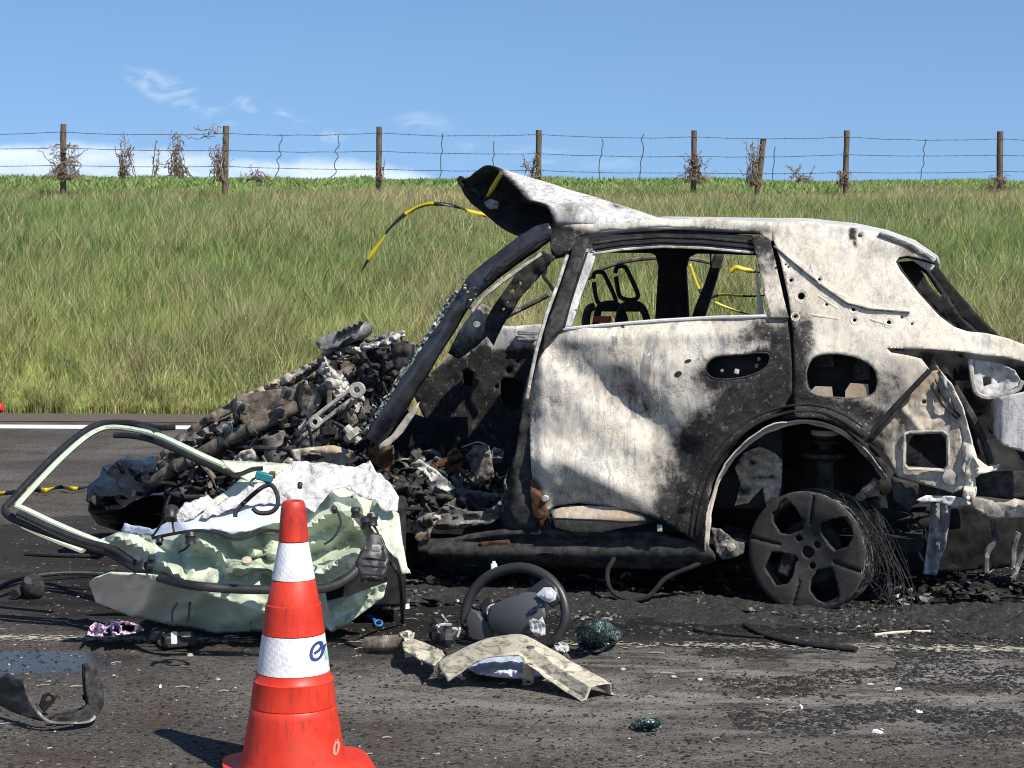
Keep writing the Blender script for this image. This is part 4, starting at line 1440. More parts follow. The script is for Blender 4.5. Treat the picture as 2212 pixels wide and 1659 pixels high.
# ---- rear window far edge and hatch frame
panel('rear_window_far_frame', [(1990, 556), (2022, 572), (2060, 620), (2110, 678), (2168, 735), (2120, 728), (2080, 690), (2040, 640), (2010, 590)], M_CHAR, CAR, flat(.95, .01), step=8, thick=.05)
panel('rear_shelf', [(1940, 566), (1990, 562), (2020, 600), (2080, 690), (2130, 730), (2090, 722), (2040, 690), (1985, 634)], M_INSIDE, CAR, flat(.50, .02), holes=[[(1985, 578), (2000, 590), (2035, 640), (2030, 642), (2005, 612)]], step=9, thick=.02)
MB().tube(spline([quarter_skin(u, v) + Vector((0, .01, 0)) for u, v in ((2020, 568), (1995, 560), (1960, 553), (1942, 556), (1936, 567), (1946, 586), (1985, 636), (2030, 686), (2064, 709))], 4), .010, 6).build('window_seal', M_CHAR, quarter)
MB().tube(spline([quarter_skin(u, v) + Vector((0, -.004, 0)) for u, v in ((1900, 506), (1960, 528), (2005, 554), (2018, 566))], 4), .016, 6, flat=.6).build('hatch_edge', M_ASH, quarter)

# ---- roof skin (edge-on from here) and its peeled front
vs, fs = [], []
us = [1215, 1300, 1390, 1480, 1600, 1720, 1830, 1900, 1965, 2018]
vt = [489, 482, 474, 475, 477, 478, 490, 505, 529, 566]
for i, (u, v) in enumerate(zip(us, vt)):
    p = CS(u, v, .005)
    for j in range(7):
        f = j / 6
        q = p.copy()
        q.y = lerp(p.y, 1.80 - p.y, f)
        q.z = p.z + .045 * math.sin(math.pi * f) - .02
        vs.append(q)
for i in range(len(us) - 1):
    for j in range(6):
        fs.append((i * 7 + j, (i + 1) * 7 + j, (i + 1) * 7 + j + 1, i * 7 + j + 1))
rf = mesh_ob('roof', vs, fs, M_ASHW, CAR)
fattr(rf, 'soot', [.1] * len(vs))
fattr(rf, 'grime', [.5] * len(vs))
solidify(rf, .03, -1)
# funnel: near sheet folds up from the rail, mouth opens towards the front
rim_uv = [(1193, 488, .26), (1192, 470, .24), (1183, 447, .26), (1165, 438, .30), (1140, 431, .34), (1122, 410, .42), (1102, 390, .50), (1085, 374, .58), (1072, 360, .76), (1050, 357, .90), (1030, 368, 1.00), (1014, 382, 1.08),
          (1000, 389, 1.12), (996, 398, 1.12), (1003, 420, 1.10), (1016, 436, 1.09), (1034, 452, 1.08), (1056, 470, 1.04), (1080, 490, .98), (1104, 504, .90), (1128, 511, .78), (1160, 503, .60), (1182, 496, .42)]
rimp = spline([Vector(p) for p in rim_uv], 3, True)
n_ = len(rimp)
apex_uv = []
for i in range(n_):
    f = i / n_
    # rear of the fold: near part comes down on the roof at the rail, far part on the roof beyond
    if f < .34:
        g = f / .34
        a_ = (lerp(1395, 1425, g), lerp(488, 470, g), lerp(.27, .50, g))
    elif f < .62:
        g = (f - .34) / .28
        a_ = (lerp(1425, 1400, g), lerp(470, 480, g), lerp(.50, 1.05, g))
    else:
        g = (f - .62) / .38
        a_ = (lerp(1400, 1395, g), lerp(480, 492, g), lerp(1.05, .30, g))
    apex_uv.append(Vector(a_))
vs, fs, st = [], [], []
K = 14
for i in range(n_):
    a_, b_ = rimp[i], apex_uv[i]
    for j in range(K + 1):
        f = j / K
        u, v, y = a_.x + (b_.x - a_.x) * f, a_.y + (b_.y - a_.y) * f, a_.z + (b_.z - a_.z) * f
        g = i / n_
        if g < .34: v -= 10 * math.sin(math.pi * f) * math.sin(math.pi * min(1, g / .34)) ** .5
        p = CL(u, v, y)
        p = p + Vector((0, -1, .3)) * crumple(p, .014, 7, 2.0) * min(1, f * 6 + .4)
        vs.append(p)
        st.append(.05 + .5 * math.exp(-((u - 1232) / 22) ** 2 - ((v - 450) / 22) ** 2) + .95 * math.exp(-((u - 1335) / 12) ** 2 - ((v - 443) / 8) ** 2) + .8 * sstep(.05, 0, f))
for i in range(n_):
    k = (i + 1) % n_
    for j in range(K):
        fs.append((i * (K + 1) + j, i * (K + 1) + j + 1, k * (K + 1) + j + 1, k * (K + 1) + j))
peel = mesh_ob('peeled_roof', vs, fs, M_ASHW, CAR, sharp=70)
fattr(peel, 'soot', st)
fattr(peel, 'grime', [.8] * len(st))
peel.data.materials.append(M_CHAR)
peel['label'] = 'cut roof sheet curled up and back, charred black inside'
solidify(peel, .012, 1)
sm = peel.modifiers[-1]
sm.material_offset = 1
sm.material_offset_rim = 1
# make the solid's outer layer the white one
bm = bmesh.new()
bm.from_mesh(peel.data)
bm.normal_update()
c_ = sum((v.co for v in bm.verts), Vector()) / len(bm.verts)
s_ = sum((f.normal.dot(f.calc_center_median() - c_) for f in bm.faces))
if s_ < 0:
    bmesh.ops.reverse_faces(bm, faces=bm.faces)
bm.to_mesh(peel.data)
bm.free()
sm.offset = -1
MB().tube(spline([CL(*p) for p in ((1002, 388, 1.1), (994, 384, 1.1), (992, 392, 1.1), (1000, 402, 1.1), (1014, 410, 1.08), (1030, 412, 1.0), (1040, 428, .95))], 4), .010, 6).build('torn_trim', M_CHAR, peel)
panel('metal_scrap', [(1046, 436), (1060, 430), (1078, 436), (1076, 450), (1060, 452), (1050, 446)], M_ALLOY, peel, flat(.70, .03, 3), step=4, thick=.006)

# ---- near A-pillar
path = [(1192, 498, .24), (1170, 507, .23), (1140, 526, .21), (1100, 556, .18), (1060, 588, .15), (1030, 612, .12), (1006, 642, .09), (975, 690, .07), (930, 760, .05), (880, 840, .04), (842, 900, .04), (806, 952, .05)]
wid = [.034, .048, .052, .050, .050, .050, .040, .040, .044, .048, .046, .040]
sp_ = spline([Vector(p) for p in path], 5)
ws = [float(np.interp(i / (len(sp_) - 1), np.linspace(0, 1, len(wid)), wid)) for i in range(len(sp_))]
pts = [CL(p.x, p.y, p.z) for p in sp_]
pts = [p + Vector((0, crumple(p, .010, 9), crumple(p, .008, 8, 4))) for p in pts]
ap = MB().tube(pts, ws, 9, flat=.75, up=(0, -1, 0)).build('windscreen_pillar', M_GLOSSB, CAR, sharp=36, bevel=.006)
MB().tube([CL(u, v, y) for u, v, y in ((1170, 548, .20), (1130, 575, .17), (1080, 612, .13), (1045, 640, .11), (1020, 672, .09))], .009, 6).build('pillar_seal', M_BONE, CAR)
MB().tube(spline([CL(*p) for p in ((1180, 512, .16), (1150, 528, .14), (1118, 552, .12), (1088, 574, .10), (1070, 580, .10), (1050, 605, .08))], 4), [.018] * 21, 6, flat=.5).build('pillar_trim', M_CHAR, CAR)
# pale lower trim and glass crumbs along the pillar
panel('pillar_trim_strip', [(906, 868), (902, 886), (870, 935), (842, 962), (822, 972), (818, 962), (846, 940), (880, 895)], M_CREAM, CAR, flat(.03, .01, 2), step=6, thick=.01)
r = random.Random(9)
vs, fs = [], []
lo_, hi_ = int(len(sp_) * .55), len(sp_) - 1
for i in range(lo_, hi_):
    for f in range(3):
        q = sp_[lo_] if False else sp_[lo_ + (i - lo_)]
        for j in range(5):
            w_ = -.70 - .26 * j / 4
            t_ = f / 3
            nx_ = sp_[min(i + 1, hi_)]
            p = CL(lerp(q.x, nx_.x, t_) + w_ * 26, lerp(q.y, nx_.y, t_) + w_ * 13, q.z + .004)
            p = p + Vector((r.uniform(-.006, .006), r.uniform(-.02, .004), r.uniform(-.006, .006)))
            vs.append(p)
n_ = len(vs) // 5
fs = [(i * 5 + j, i * 5 + j + 1, (i + 1) * 5 + j + 1, (i + 1) * 5 + j) for i in range(n_ - 1) for j in range(4)]
solidify(mesh_ob('windscreen_remnant', vs, fs, M_CRAZE, CAR, sharp=10), .008)
for k in range(9):          # bright melted kink
    u, v = r.gauss(1012, 12), r.gauss(632, 15)
    MB().lathe([(0, -.004), (.006, -.003), (.008, .004), (0, .006)], CL(u, v, .035), 8, Matrix.Rotation(r.uniform(-1, 1), 3, 'X')).build('melted_bead', M_BONE if k % 2 else M_GLASS, ap)

# ---- far side
panel('far_windscreen_pillar', [(1172, 542), (1200, 556), (1162, 600), (1120, 648), (1088, 700), (1066, 745), (1046, 720), (1052, 690), (1070, 655), (1110, 600), (1146, 558)], M_CHARG, CAR, flat(1.30, .02, 1.5),
      holes=[chip(1124, 612, 5, 5), chip(1108, 628, 5, 5), chip(1098, 652, 3, 3), chip(1088, 668, 4, 4)], step=6, thick=.02)
MB().tube(spline([CL(u, v, 1.75) for u, v in ((1062, 704), (1100, 680), (1140, 660), (1186, 636))], 4), .024, 8, flat=.6).build('far_front_door_frame', M_RUST, CAR)
MB().tube(spline([CL(u, v, 1.3) for u, v in ((1178, 560), (1178, 585), (1174, 596), (1186, 612), (1196, 628))], 4), .010, 6).build('far_seat_belt', M_CHAR, CAR)
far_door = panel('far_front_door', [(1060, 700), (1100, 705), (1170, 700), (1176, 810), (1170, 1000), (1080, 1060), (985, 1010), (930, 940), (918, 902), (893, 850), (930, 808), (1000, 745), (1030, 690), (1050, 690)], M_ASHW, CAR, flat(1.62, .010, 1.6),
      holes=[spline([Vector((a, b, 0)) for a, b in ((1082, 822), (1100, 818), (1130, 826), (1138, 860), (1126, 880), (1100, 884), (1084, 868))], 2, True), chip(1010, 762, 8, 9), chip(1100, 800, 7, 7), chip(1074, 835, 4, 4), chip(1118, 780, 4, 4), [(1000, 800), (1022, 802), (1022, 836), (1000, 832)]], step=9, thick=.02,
      soot=lambda u, v: .05 + 1.0 * sstep(730, 775, v) if u > 1060 else .35 + .75 * sstep(775 - (u - 940) * .45, 815 - (u - 940) * .45, v))  # soot value also paints in the roof's shade low down, sunlit strip above
panel('far_fender_inner', [(968, 762), (992, 716), (1016, 680), (1042, 656), (1064, 668), (1056, 722), (1030, 748), (990, 776)], M_CREAM, CAR, flat(1.32, .02, 2.0), step=6, thick=.01, holes=[chip(1030, 700, 9, 7)], soot=lambda u, v: .35 + .4 * sstep(690, 760, v))
panel('bulkhead_side', [(828, 965), (850, 920), (873, 886), (920, 903), (1010, 900), (1010, 1015), (900, 1015)], M_INSIDE, CAR, flat(1.35, .02), step=14, thick=.02)
panel('far_door_skin', [(1060, 720), (1180, 720), (1180, 1010), (1080, 1060), (985, 1010), (940, 930), (1000, 780)], M_CHAR, CAR, flat(1.70, .02), step=16, thick=.01)
MB().box(CL(1141, 719, 1.58), (.11, .03, .022)).build('door_bar', M_ALLOY, CAR, bevel=.004)
MB().box(CL(1141, 733, 1.58), (.11, .03, .016)).build('door_bar', M_ALLOY, CAR, bevel=.004)
panel('far_centre_pillar', [(1404, 545), (1418, 552), (1424, 575), (1420, 640), (1414, 740), (1490, 740), (1486, 650), (1482, 580), (1488, 556), (1504, 548)], M_CHAR, CAR, flat(1.62), step=12, thick=.06)
panel('far_rear_pillar', [(1544, 548), (1564, 550), (1546, 610), (1524, 680), (1510, 740), (1484, 740), (1500, 670), (1524, 610)], M_CHARG, CAR, flat(1.66), step=9, thick=.05)
panel('far_roof_rail', [(1190, 520), (1300, 505), (1450, 495), (1640, 510), (1700, 560), (1690, 590), (1640, 552), (1560, 549), (1440, 547), (1300, 546), (1240, 550), (1196, 560)], M_CHAR, CAR, flat(1.5), step=14, thick=.06)
MB().tube(spline([CL(u, v, 1.95) for u, v in ((1270, 602), (1290, 586), (1320, 573), (1360, 563), (1430, 556), (1500, 560), (1560, 574))], 4), .020, 8, flat=.6).build('far_rear_door_frame', M_RUST, CAR)
panel('far_flank', [(1180, 715), (1500, 705), (1720, 705), (1720, 1150), (1180, 1150)], M_INSIDE, CAR, flat(1.6), step=30, thick=.02)
panel('far_quarter', [(1660, 520), (1840, 520), (1960, 600), (2060, 720), (2100, 780), (2100, 1080), (1700, 1080), (1700, 700)], M_INSIDE, CAR, flat(1.55), step=30, thick=.02)
panel('inner_door_trim', [(1220, 722), (1690, 700), (1690, 1100), (1220, 1090)], M_INSIDE, CAR, flat(.16), step=30, thick=.01)
# cabin floor, bulkhead
mb = MB()
a_, b_ = CL(830, 1150, .2).x, CL(1990, 1150, .2).x
mb.box(((a_ + b_) / 2, .9, .27), (b_ - a_, 1.45, .05))
mb.build('floor_pan', M_CHAR, CAR)
# seats: bare frames
for (dx, dyc, full) in ((0, .95, True), (-48, 1.15, False)):
    MB().tube(spline([CL(u + dx, v + (12 if not full else 0), dyc) for u, v in ((1330, 590), (1334, 577), (1348, 576), (1356, 586), (1376, 630), (1376, 644), (1362, 648), (1344, 644), (1336, 632))], 5, True), .011, 8, caps=False).build('headrest_frame', M_CHAR, CAR)
    MB().tube(spline([CL(u + dx, v + 4, dyc) for u, v in ((1332, 740), (1336, 690), (1344, 660), (1366, 652), (1386, 660), (1398, 690), (1402, 740))], 5), .018, 8).build('seat_back_frame', M_CHAR, CAR)
    MB().box(CL(1366 + dx, 662, dyc), (.08, .04, .05)).build('headrest_mount', M_CHAR, CAR, bevel=.008)
MB().tube(spline([CL(u, v, .8) for u, v in ((1268, 720), (1266, 690), (1272, 668), (1284, 662))], 4), .02, 8).build('seat_bolster', M_CHARG, CAR)
MB().box(CL(1302, 690, .9), (.075, .05, .03)).build('buckle', M_RED, CAR, bevel=.006)
MB().tube([CL(1535, 545, 1.0), CL(1536, 600, 1.0), CL(1532, 640, 1.0)], .004, 5).build('hanging_wire', M_CHAR, CAR)

# ---- crushed front: backing, rails, beam, brackets
panel('bulkhead', [(420, 985), (560, 905), (690, 815), (700, 775), (770, 752), (868, 735), (925, 752), (895, 830), (840, 905), (800, 965), (740, 1000), (640, 1030), (450, 1080), (360, 1066)], M_CHAR, CAR, flat(.95, .03, 1.2), step=14, thick=.02)
panel('engine_bay_floor', [(350, 1000), (640, 985), (800, 950), (900, 1000), (900, 1150), (600, 1120), (440, 1090), (360, 1066)], M_CHARG, CAR, lambda u, v: CL(u, v, .7 - (v - 960) * .0022 + crumple((u * .02, v * .02, 0), .05, 1.4)), step=10, thick=.02)
panel('fender_rail', [(338, 988), (380, 944), (440, 903), (520, 858), (600, 818), (650, 795), (690, 772), (694, 790), (650, 822), (620, 840), (560, 868), (500, 890), (440, 925), (400, 958), (368, 996), (346, 1006)], M_RUST, CAR,
      lambda u, v: CL(u, v, .72 + crumple((u * .02, v * .04, 0), .035, 1.6)), step=6, thick=.012)
panel('fender_ash', [(500, 868), (560, 838), (620, 808), (684, 776), (690, 786), (640, 818), (580, 846), (520, 874)], M_CREAM, CAR, lambda u, v: CL(u, v, .62 + crumple((u * .03, v * .05, 0), .03, 1.8)), step=5, thick=.01,
      soot=blobs([(540, 860, 20, 8, .5), (660, 800, 20, 8, .5)]), extra={'rust': lambda u, v: .25})
panel('melted_cladding', [(372, 990), (420, 948), (500, 905), (570, 878), (640, 850), (642, 872), (600, 888), (540, 912), (480, 945), (430, 975), (390, 1004)], M_CHARG, CAR, lambda u, v: CL(u, v, .60 + crumple((u * .03, v * .05, 0), .045, 1.7)), step=5, thick=.014)
bm_pts = spline([CL(u, v, y) for u, v, y in ((336, 1040, .50), (372, 1014, .46), (430, 984, .42), (500, 946, .40), (560, 918, .40), (640, 880, .44), (700, 846, .46), (760, 800, .5))], 5)
MB().tube([p + Vector((0, 0, crumple(p, .004, 9))) for p in bm_pts], [.034 + crumple(p, .004, 16) for p in bm_pts], 12).build('cross_beam', M_RUST, CAR)
for i in (6, 9, 14, 19, 23):
    d_ = (bm_pts[i + 1] - bm_pts[i]).normalized()
    MB().tube([bm_pts[i] - d_ * .014, bm_pts[i] + d_ * .014], .040, 12).build('beam_strap', M_ASH if i % 2 else M_CHARG, CAR)
panel('beam_bracket', [(506, 868), (520, 852), (560, 846), (620, 838), (650, 830), (686, 842), (696, 862), (690, 884), (660, 900), (610, 914), (560, 926), (524, 914), (508, 890)], M_RUST, CAR, lambda u, v: CL(u, v, .40 + .05 * math.cos((u - 600) * .016) + crumple((u * .03, v * .03, 0), .010, 1.5)),
      step=6, thick=.012, holes=[[(592, 884), (604, 878), (622, 880), (626, 892), (610, 890), (596, 894)]])
for (u, v) in ((523, 881), (622, 850)):
    MB().box(CL(u, v, .34), (.06, .03, .055), Matrix.Rotation(.3, 3, 'Y')).build('mount_block', M_ASH, CAR, bevel=.006)
    MB().lathe([(.0, -.012), (.013, -.010), (.015, 0), (.015, .01)], CL(u, v, .32), 10, rotx).build('bolt', M_CHAR, CAR)
panel('bracket_fin', [(500, 868), (510, 858), (518, 900), (506, 906)], M_CHARG, CAR, flat(.33), step=6, thick=.02)
panel('clamp_tab', [(466, 926), (480, 912), (500, 910), (506, 940), (494, 960), (482, 955), (474, 940)], M_ASH, CAR, flat(.42, .05, 2), step=5, thick=.01)
panel('splash_bracket', [(440, 985), (470, 960), (500, 945), (520, 955), (532, 985), (530, 1010), (505, 1010), (498, 985), (470, 985), (450, 1010), (425, 1015)], M_BROWN, CAR, flat(.5, .07, 1.8), step=6, thick=.01)
MB().lathe([(.030, .075), (.052, .07), (.060, .04), (.078, -.05), (.084, -.06), (.084, -.085), (.04, -.09), (0, -.09)], CL(600, 968, .38), 20, Matrix.Rotation(.25, 3, 'X') @ Matrix.Rotation(-.2, 3, 'Y')).build('motor_casing', M_ASH, CAR, sharp=30)
panel('cast_bracket', [(500, 1000), (520, 975), (545, 970), (560, 990), (552, 1015), (525, 1020), (505, 1015)], M_BONE, CAR, flat(.38, .05, 2.2), step=5, thick=.015, holes=[chip(528, 1000, 4, 4)])
panel('grey_cowl', [(636, 935), (660, 905), (690, 890), (715, 905), (735, 945), (740, 965), (700, 962), (672, 962), (650, 985), (630, 975)], M_RUST, CAR, lambda u, v: CL(u, v, .35 + crumple((u * .02, v * .02, 0), .035, 1.4)), step=6, thick=.01)
arm = MB()
p0, p1 = CL(652, 934, .33), CL(772, 842, .33)
d_ = (p1 - p0).normalized()
q_ = d_.cross(Vector((0, 1, 0))).normalized()
for s in (-1, 1):
    arm.tube([p0 + q_ * s * .020, p1 + q_ * s * .020], .011, 6)
arm.lathe([(.016, -.012), (.036, -.012), (.036, .012), (.016, .012), (.016, -.012)], p1, 20, rotx)
arm.lathe([(.014, -.012), (.030, -.012), (.030, .012), (.014, .012), (.014, -.012)], p0.lerp(p1, .25), 20, rotx)
arm.build('link_arm', M_BONE, CAR)
panel('bleached_casting', [(690, 800), (704, 780), (716, 800), (738, 812), (756, 830), (752, 852), (736, 866), (718, 850), (706, 828)], M_BONE, CAR, flat(.40, .05, 3.0), step=4, thick=.03)
panel('pedal_box', [(770, 850), (800, 870), (815, 885), (800, 905), (812, 925), (800, 945), (776, 930), (760, 900)], M_BONE, CAR, flat(.42, .05, 3.0), step=5, thick=.02)
panel('dash_beam', [(700, 775), (740, 752), (800, 732), (868, 716), (872, 728), (830, 748), (790, 765), (750, 792), (715, 800)], M_ASH, CAR, lambda u, v: CL(u, v, .75 + crumple((u * .03, v * .05, 0), .05, 1.8)), step=5, thick=.02)
panel('dash_ash', [(690, 775), (700, 755), (740, 745), (780, 752), (830, 735), (872, 715), (874, 726), (835, 748), (805, 770), (760, 775), (715, 790)], M_ASHW, CAR, lambda u, v: CL(u, v, .66 + crumple((u * .05, v * .06, 0), .045, 1.7)), step=4, thick=.012, soot=blobs([(720, 770, 20, 12, .8), (780, 765, 20, 8, .7), (850, 735, 20, 6, .6)]))
panel('cowl_shield', [(845, 742), (868, 738), (890, 745), (888, 770), (870, 800), (858, 800), (848, 775)], M_CHARG, CAR, flat(.30, .03, 1.5), step=6, thick=.01)
panel('dark_bracket', [(690, 785), (694, 776), (724, 780), (726, 806), (692, 812)], M_CHAR, CAR, flat(.55), step=6, thick=.05)
vb = panel('battery_vent_block', [(694, 738), (704, 728), (740, 714), (782, 696), (792, 702), (793, 720), (780, 732), (748, 746), (716, 756), (702, 752)], M_ALLOY, CAR, lambda u, v: CL(u, v, .70), step=7, thick=.16)
for k in range(5):
    p = CL(732 + k * 11.5, 722 - k * 5.2, .62)
    MB().box(p, (.014, .03, .030), Matrix.Rotation(.45, 3, 'Y')).build('vent_slot', M_CHAR, vb)
panel('pale_sheet', [(626, 972), (660, 968), (720, 962), (765, 975), (770, 995), (740, 1010), (700, 1005), (640, 1000)], M_CREAM, CAR, flat(.22, .05, 1.8), step=6, thick=.006, soot=blobs([(760, 980, 20, 14, .5)]))
panel('tan_bracket', [(795, 968), (850, 962), (852, 1000), (838, 1022), (815, 1005), (798, 990)], M_BROWN, CAR, flat(.16, .04, 1.8), step=6, thick=.01)
panel('front_hub', [(338, 1000), (365, 985), (400, 990), (430, 1005), (440, 1040), (425, 1062), (390, 1070), (355, 1064), (338, 1040)], M_RUST, CAR, lambda u, v: CL(u, v, .66 + crumple((u * .03, v * .03, 0), .05, 1.6)), step=5, thick=.01)

panel('torn_wing_sheet', [(350, 992), (400, 948), (470, 910), (540, 876), (600, 846), (640, 832), (630, 850), (570, 880), (520, 905), (500, 925), (460, 938), (430, 962), (395, 985), (372, 1006)], M_ASH, CAR, lambda u, v: CL(u, v, .50 + crumple((u * .03, v * .05, 0), .05, 1.4)), step=6, thick=.004, sharp=25)
panel('torn_wing_sheet', [(640, 900), (668, 866), (700, 842), (730, 850), (742, 880), (720, 900), (690, 905), (662, 925)], M_RUST, CAR, lambda u, v: CL(u, v, .47 + crumple((u * .03, v * .04, 0), .05, 1.6)), step=6, thick=.004, sharp=25)
panel('torn_wing_sheet', [(760, 770), (800, 752), (846, 748), (848, 790), (820, 820), (786, 812), (768, 792)], M_CHARG, CAR, lambda u, v: CL(u, v, .42 + crumple((u * .03, v * .04, 0), .06, 1.6)), step=6, thick=.004, sharp=25)
# loose innards: many kinds of fragments, each its own piece
r = random.Random(21)
ZONE = [(345, 1040), (420, 985), (560, 905), (700, 800), (730, 760), (870, 735), (905, 765), (850, 880), (800, 960), (700, 985), (560, 1030), (450, 1075), (360, 1070)]
ZONE2 = [(845, 1000), (900, 960), (1000, 985), (1080, 965), (1085, 1040), (1070, 1100), (1000, 1110), (930, 1110), (880, 1140), (860, 1080)]
PAL = [M_CHAR, M_CHAR, M_CHAR, M_CHARG, M_CHARG, M_CHARG, M_ASH, M_ASH, M_ASH, M_RUST, M_RUST, M_BONE]


def rand_in(zone):
    xs_ = [p[0] for p in zone]
    ys_ = [p[1] for p in zone]
    while True:
        u, v = r.uniform(min(xs_), max(xs_)), r.uniform(min(ys_), max(ys_))
        if inside(zone, u, v): return u, v


def fragment(u, v, y, mat, k, big=1.0):
    c = CL(u, v, y)
    ax = Matrix.Rotation(r.uniform(0, 6.28), 3, Vector((r.gauss(0, 1), r.gauss(0, 1), r.gauss(0, 1) + .01)).normalized())
    if k == 0:       # bent rod or pipe
        L_ = r.uniform(.04, .16) * big
        d_ = ax @ Vector((1, 0, 0))
        e_ = ax @ Vector((0, 1, 0))
        rad = r.uniform(.005, .016)
        MB().tube(spline([c - d_ * L_, c - d_ * L_ * .3 + e_ * L_ * r.uniform(-.3, .3), c + d_ * L_ * .4 + e_ * L_ * r.uniform(-.3, .3), c + d_ * L_], 3), rad, 7).build('bent_pipe', mat, CAR)
    elif k == 1:     # crumpled plate
        s = r.uniform(.02, .065) * big
        mb = MB()
        n = 5
        sd = r.uniform(0, 50)
        asp = r.uniform(.4, 1)
        vs_ = []
        for j in range(n):
            for i in range(n):
                q = Vector(((i / (n - 1) - .5) * 2 * s, (j / (n - 1) - .5) * 2 * s * asp, 0))
                q.z = crumple((q.x * 12, q.y * 12, sd), s * .5, 1.0)
                q.x += r.uniform(-.15, .15) * s
                q.y += r.uniform(-.15, .15) * s
                vs_.append(c + ax @ q)
        mb.add(vs_, [(j * n + i, j * n + i + 1, (j + 1) * n + i + 1, (j + 1) * n + i) for j in range(n - 1) for i in range(n - 1)])
        solidify(mb.build('crumpled_plate', mat, CAR, sharp=30), .006)
    elif k == 2:     # cast lump with a boss
        s = r.uniform(.02, .05) * big
        mb = MB()
        mb.lathe([(.0, -s), (s * .5, -s), (s * .55, -s * .5), (s, -s * .45), (s * .95, s * .3), (s * .5, s * .4), (s * .45, s), (0, s)], c, r.choice((6, 8, 10)), ax)
        mb.build('cast_lump', mat, CAR, sharp=30)
    elif k == 3:     # bracket: L plate with hole
        s = r.uniform(.03, .07) * big
        mb = MB()
        w_ = s * r.uniform(.3, .6)
        for a_, b_ in (((0, 0, 0), (s, 0, 0)), ((0, 0, 0), (0, 0, s * .8))):
            pass
        mb.box(c + ax @ Vector((s / 2, 0, 0)), (s, w_, .006), ax)
        mb.box(c + ax @ Vector((0, 0, s * .4)), (.006, w_, s * .8), ax)
        mb.lathe([(s * .12, -.006), (s * .2, -.006), (s * .2, .007), (s * .12, .007)], c + ax @ Vector((s * .6, 0, 0)), 10, ax)
        mb.build('bracket', mat, CAR, bevel=.002)
    else:            # hanging loom
        pts = [c]
        for j in range(6):
            pts.append(pts[-1] + Vector((r.uniform(-.02, .02), r.uniform(-.02, .02), -r.uniform(.01, .035) * big)))
        MB().tube(spline(pts, 2), r.uniform(.003, .006), 5).build('wiring', mat, CAR)


for i in range(430):
    u, v = rand_in(ZONE)
    depth = .80 - .0 * u
    top = np.interp(u, [340, 690, 870], [1010, 800, 740])
    y = lerp(.70, .26, min(1, max(0, (v - top) / 180))) + r.uniform(-.10, .10)
    fragment(u, v, y, r.choice(PAL), r.choice((0, 0, 0, 1, 1, 1, 3, 3, 4, 4, 4, 2)))
for i in range(130):
    u, v = rand_in(ZONE2)
    y = lerp(.75, .12, (v - 960) / 170) + r.uniform(-.08, .08)
    fragment(u, v, y, r.choice(PAL + [M_ASH, M_RUST]), r.choice((0, 1, 1, 1, 2, 3, 4)), .9)
panel('seat_rail', [(925, 1052), (960, 1050), (1010, 1058), (1080, 1068), (1078, 1080), (1010, 1072), (950, 1064), (928, 1062)], M_ASH, CAR, flat(.30, .03, 2), step=5, thick=.02)
panel('burnt_trim', [(885, 1005), (905, 992), (940, 1015), (970, 1040), (985, 1056), (965, 1062), (935, 1050), (925, 1030), (900, 1012)], M_ASHW, CAR, flat(.28, .06, 2.2), step=5, thick=.008, soot=blobs([(960, 1040, 24, 12, .7), (900, 1000, 10, 8, .5)]))
panel('seat_pad_slats', [(930, 1010), (960, 990), (985, 968), (1000, 985), (1000, 1010), (985, 1030), (965, 1040)], M_BROWN, CAR, lambda u, v: CL(u, v, .50 + .012 * math.sin((u * .5 + v) * .30)), step=5, thick=.02)
panel('seat_bracket', [(1008, 985), (1025, 962), (1055, 962), (1062, 985), (1066, 1020), (1050, 1045), (1035, 1040), (1018, 1010)], M_ASH, CAR, flat(.40, .05, 2.2), step=5, thick=.012)
panel('floor_mound', [(840, 1060), (880, 1045), (940, 1065), (1000, 1080), (1080, 1075), (1090, 1150), (1000, 1165), (910, 1165), (850, 1120)], M_CHARG, CAR, lambda u, v: CL(u, v, .25 + crumple((u * .03, v * .03, 0), .06, 1.8)), step=6, thick=.02)
MB().tube(spline([CL(*p) for p in ((998, 966, .4), (1010, 962, .38), (1030, 955, .4), (1050, 960, .42))], 4), .004, 5).build('spring_wire', M_BONE, CAR)
# hose hanging from the sill, looping on the ground
MB().tube(spline([CL(u, v, y) for u, v, y in ((1338, 1192, .02), (1324, 1210, .0), (1312, 1236, -.03), (1316, 1268, -.06), (1336, 1288, -.06), (1370, 1296, -.05), (1404, 1286, -.04), (1440, 1248, -.02), (1500, 1222, .0), (1526, 1205, .04))], 6), .0105, 8).build('hanging_hose', M_CHAR, CAR)
# ================================================================ THE TORN-OFF GREEN DOOR
m = MT('pale_green_paint')
a = m.noise(6, 5, .6)
b = m.noise(30, 6, .7)
c = m.mix(m.ramp(a, .35, .7), (.475, .530, .405), (.530, .575, .455))
c = m.mix(m.math('MULTIPLY', m.ramp(b, .55, .72), .35), c, (.28, .31, .22))
c = m.mix(m.math('MULTIPLY', m.ramp(m.noise(3.5, 6, .75, .6), .58, .68), .6), c, (.10, .105, .085))
c = m.mix(m.math('MULTIPLY', m.ramp(m.noise(9, 6, .8, 1.5), .62, .66), .7), c, (.05, .05, .045))
m.set(Base_Color=c, Roughness=.26, Specular_IOR_Level=.5)
m.bump(m.math('ADD', a, m.math('MULTIPLY', b, .25)), .30, .01)
M_GREEN = m.m
m = MT('airbag_cloth')
a = m.noise(11, 6, .65, .5)
m.set(Base_Color=m.mix(m.ramp(a, .3, .7), (.47, .46, .455), (.58, .57, .565)), Roughness=.85, Specular_IOR_Level=.2)
